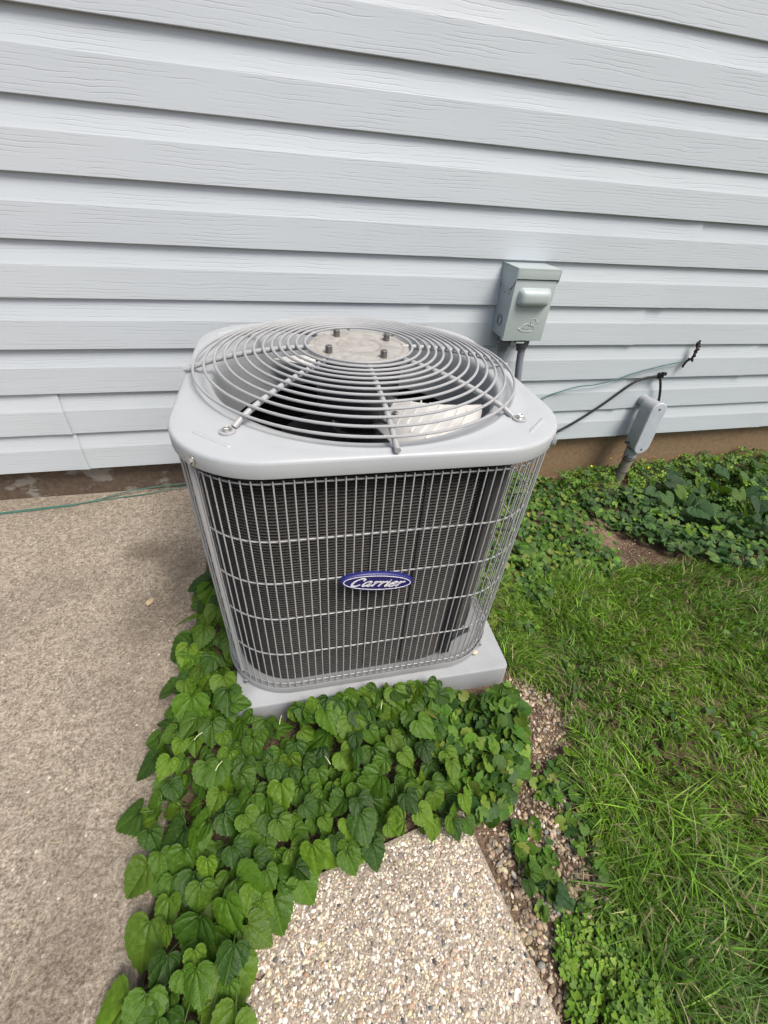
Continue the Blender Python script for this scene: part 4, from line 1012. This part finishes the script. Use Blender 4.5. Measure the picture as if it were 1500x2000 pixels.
def flowers():
    spots = [(1.30, -.045), (1.62, -.04), (1.70, -.10), (1.79, -.02), (1.55, -.10), (1.40, -.03), (1.93, -.05)]
    FL = ['yellow sorrel flower nearest the unit, left of the weathered pipe', 'yellow sorrel flower right of the pipe, close to the wall', 'yellow sorrel flower above the broad dark leaves, lower of the pair', 'yellow sorrel flower against the foundation above the dark leaves', 'yellow sorrel flower between the pipe and the dark leaf clump', 'yellow sorrel flower just left of the weathered pipe', 'yellow sorrel flower farthest to the right by the wall']
    me = None
    for i, (x, y) in enumerate(spots):
        z0 = float(ground_z(x, y)); h = .095+.012*(i % 3)
        o = empty('sorrel_flower', (x, y, z0), label=FL[i], cat='flower', group='yellow sorrel flowers by the foundation')
        if me is None:
            m = MB()
            for k in range(5):
                t = 2*PI*k/5; c, s = math.cos(t), math.sin(t); sd = Vector((-s, c, 0))*.0034; u = Vector((c, s, 0))
                m.add([(0, 0, 0), u*.005+sd+Vector((0, 0, .002)), u*.0085+Vector((0, 0, .0035)), u*.005-sd+Vector((0, 0, .002))], [(0, 1, 2, 3)])
            me = m.mesh('petals', 'yellow'); sm = MB().tube([(0, 0, 0), (.003, 0, .05), (0, 0, .1)], .0008, 5).mesh('stem', 'stem')
        p = link('petals', me, o, (0, 0, h)); p.scale = (.62,)*3; p.rotation_euler = (.4, .2*i, i)
        q_ = link('stem', sm, o); q_.scale = (1, 1, h/.1)
flowers()

# ------------------------------------------------------------------ gravel
GRAV = [(.30, -1.13), (.35, -1.10), (.40, -1.03), (.445, -.96), (.47, -.905), (.49, -.885), (.53, -.90), (.575, -.96), (.60, -1.04), (.60, -1.15), (.60, -1.25), (.54, -1.33), (.44, -1.36), (.34, -1.40), (.312, -1.40), (.292, -1.25)]
def gravel():
    n = 12000; x = rng.uniform(.27, .64, n); y = rng.uniform(-1.45, -.87, n); k = inside(x, y, GRAV); x, y = x[k], y[k]
    k = rng.random(len(x)) < np.clip(1.1-.5*(vnoise(x, y, 13, 41) > .58)-.5*smooth(.53, .6, x), 0, 1); x, y = x[k], y[k]; n = len(x)
    s = np.clip(np.exp(rng.normal(math.log(.0024), .36, n)), .0012, .0050); s *= 1+.15*smooth(-1.05, -1.25, y)
    scl = np.c_[s*rng.uniform(1, 1.45, n), s*rng.uniform(.75, 1.05, n), s*rng.uniform(.5, .8, n)]
    pos = np.c_[x, y, ground_z(x, y)+scl[:, 2]*rng.uniform(-.1, .9, n)]
    t = palette(n, [(.36, .28, .19), (.26, .19, .13), (.50, .42, .31), (.18, .14, .10), (.32, .25, .19), (.22, .21, .19), (.60, .54, .43)], [22, 20, 12, 18, 12, 10, 4], .18)
    V2, F2 = ico(2); k = s > .0036
    o = None
    parts = []
    for (v0, f0, kk) in ((V2, F2, k), (V1, F1, ~k)):
        m = kk.sum(); parts.append(scatter(v0, f0, pos[kk], scl[kk], rotz(rng.uniform(0, 6.3, m))@rotx(rng.normal(0, .4, m)), np.clip(t[kk], .02, .8), .045))
    V = np.r_[parts[0][0], parts[1][0]]; F = np.r_[parts[0][1], parts[1][1]+len(parts[0][0])]; T = np.r_[parts[0][2], parts[1][2]]
    tag(big_mesh('gravel', V, F, 'stone', None, T), 'strip of small tan and brown river gravel between path and lawn', 'gravel', kind='stuff')
    # crumbs on the bare soil by the wall
    n = 1500; x = rng.normal(1.14, .16, n); y = rng.normal(-.33, .15, n); s = np.clip(np.exp(rng.normal(math.log(.0016), .5, n)), .0008, .006)
    x2 = rng.uniform(-.1, .35, 900); y2 = rng.uniform(-1.18, -.9, 900); x = np.r_[x, x2]; y = np.r_[y, y2]; s = np.r_[s, np.clip(np.exp(rng.normal(math.log(.002), .4, 900)), .001, .006)]; n = len(x)
    scl = np.c_[s*1.2, s, s*.7]; pos = np.c_[x, y, ground_z(x, y)+s*.3]
    t = palette(n, [(.40, .30, .21), (.30, .21, .15), (.55, .46, .36), (.2, .15, .11)], [3, 3, 1, 2], .18)
    V, F, T = scatter(V1, F1, pos, scl, rotz(rng.uniform(0, 6.3, n)), np.clip(t, .02, .8), .08)
    tag(big_mesh('soil_crumbs', V, F, 'stone', None, T), 'crumbs of stone and soil on the bare earth', 'soil', kind='stuff')
gravel()

# ------------------------------------------------------------------ grass
def grass(name, poly, n, h0, h1, w_, label, seed, dens=None, dead=.12, lean=.7):
    r = np.random.default_rng(seed); xs_, ys_ = zip(*poly); x = r.uniform(min(xs_), max(xs_), n*3); y = r.uniform(min(ys_), max(ys_), n*3)
    # gather into tufts
    x = x+.010*np.cos(vnoise(x, y, 30, 2)*12); y = y+.010*np.sin(vnoise(x, y, 30, 3)*12)
    k = inside(x, y, poly)
    if dens is not None: k &= r.random(len(x)) < dens(x, y)
    x, y = x[k][:n], y[k][:n]; n = len(x); z = ground_z(x, y)-.004
    h = r.uniform(h0, h1, n)*(.65+.7*vnoise(x, y, 5, seed)); wd = w_*r.uniform(.6, 1.25, n)
    an = vnoise(x, y, 3.3, seed+4)*5+vnoise(x, y, 17, seed+5)*3.5+r.normal(0, 1.1, n); ln = np.abs(r.normal(lean, .35, n))
    d = np.c_[np.cos(an), np.sin(an)]; sd = np.c_[-d[:, 1], d[:, 0]]; fa = r.uniform(0, 6.3, n)
    sd = np.c_[np.cos(fa)*.6+sd[:, 0]*.7, np.sin(fa)*.6+sd[:, 1]*.7]
    V = []; S = 5
    for i in range(S):
        t = i/(S-1); hor = h*ln*(t**1.7)*.95; ver = h*(t-.42*np.minimum(ln, 1.3)*t**2.2)
        wt = wd*(1-t**1.8)*.5*(.75+.5*min(1, t*3))+.00006
        p = np.c_[x+d[:, 0]*hor, y+d[:, 1]*hor, z+ver]
        V.append(p-np.c_[sd*wt[:, None], np.zeros(n)]); V.append(p+np.c_[sd*wt[:, None], np.zeros(n)])
    V = np.stack(V, 1).reshape(-1, 3); F = []
    b = (np.arange(n)*2*S)[:, None]
    for i in range(S-1): F.append(b+np.array([2*i, 2*i+1, 2*i+3, 2*i+2]))
    F = np.concatenate(F)
    hue = vnoise(x, y, 4, seed+8)
    g0 = np.array([.052, .125, .012]); g1 = np.array([.165, .30, .022]); c = g0+(g1-g0)*np.clip(hue*1.0+r.normal(0, .25, n), 0, 1.3)[:, None]
    bl = r.random(n) < .12; c[bl] = c[bl]*np.array([1.2, 1.25, 2.0])   # bluish blades
    dd = r.random(n) < dead; c[dd] = np.array([.26, .235, .12])*(1+r.normal(0, .2, (dd.sum(), 1)))
    c *= np.clip(np.exp(r.normal(-.05, .33, (n, 1))), .35, 2.2)
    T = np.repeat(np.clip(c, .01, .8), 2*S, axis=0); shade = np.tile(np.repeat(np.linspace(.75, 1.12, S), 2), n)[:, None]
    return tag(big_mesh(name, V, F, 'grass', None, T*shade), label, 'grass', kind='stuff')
LAWN = [(.515, -.80), (.56, -.70), (.68, -.62), (.80, -.56), (1.0, -.56), (1.2, -.56), (1.45, -.60), (1.9, -.66), (3.2, -.70), (3.2, -2.4), (.40, -2.4), (.455, -1.5), (.475, -1.4), (.495, -1.3), (.505, -1.2), (.562, -1.08), (.575, -.98), (.535, -.905)]
def near_d(x, y): return np.clip(1.15-np.abs(x-1.0)*.0-np.clip(x-1.9, 0, 9)*.7-np.clip(-1.5-y, 0, 9)*1.2, .08, 1)*np.clip(.42+1.2*vnoise(x, y, 13, 77), 0, 1)*(1-.55*np.exp(-(((x-1.42)/.17)**2+((y+.68)/.10)**2)))
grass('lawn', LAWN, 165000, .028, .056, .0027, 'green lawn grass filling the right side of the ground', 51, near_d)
grass('dead_thatch', LAWN, 7000, .018, .036, .0020, 'matted dry thatch at the base of the lawn', 52, near_d, .75, 1.3)
grass('long_grass', [(.53, -1.06), (.60, -1.10), (.72, -1.2), (.80, -1.4), (.75, -1.6), (.44, -1.6), (.465, -1.42), (.50, -1.33), (.52, -1.2)], 2600, .045, .085, .0028, 'longer leaning grass along the gravel edge', 53, None, .10, 1.0)
grass('stray_grass', [(.40, -1.28), (.52, -1.20), (.55, -1.02), (.60, -1.1), (.56, -1.5), (.36, -1.55), (.37, -1.40)], 1100, .03, .06, .0024, 'stray grass blades growing through the clover and gravel', 55, None, .25, 1.0)
grass('edge_grass', [(.485, -.86), (.50, -.76), (.53, -.60), (.62, -.60), (.60, -.88), (.54, -.90)], 2600, .03, .06, .0024, 'grass tuft beside the right edge of the grey pad', 54, None, .2, .9)
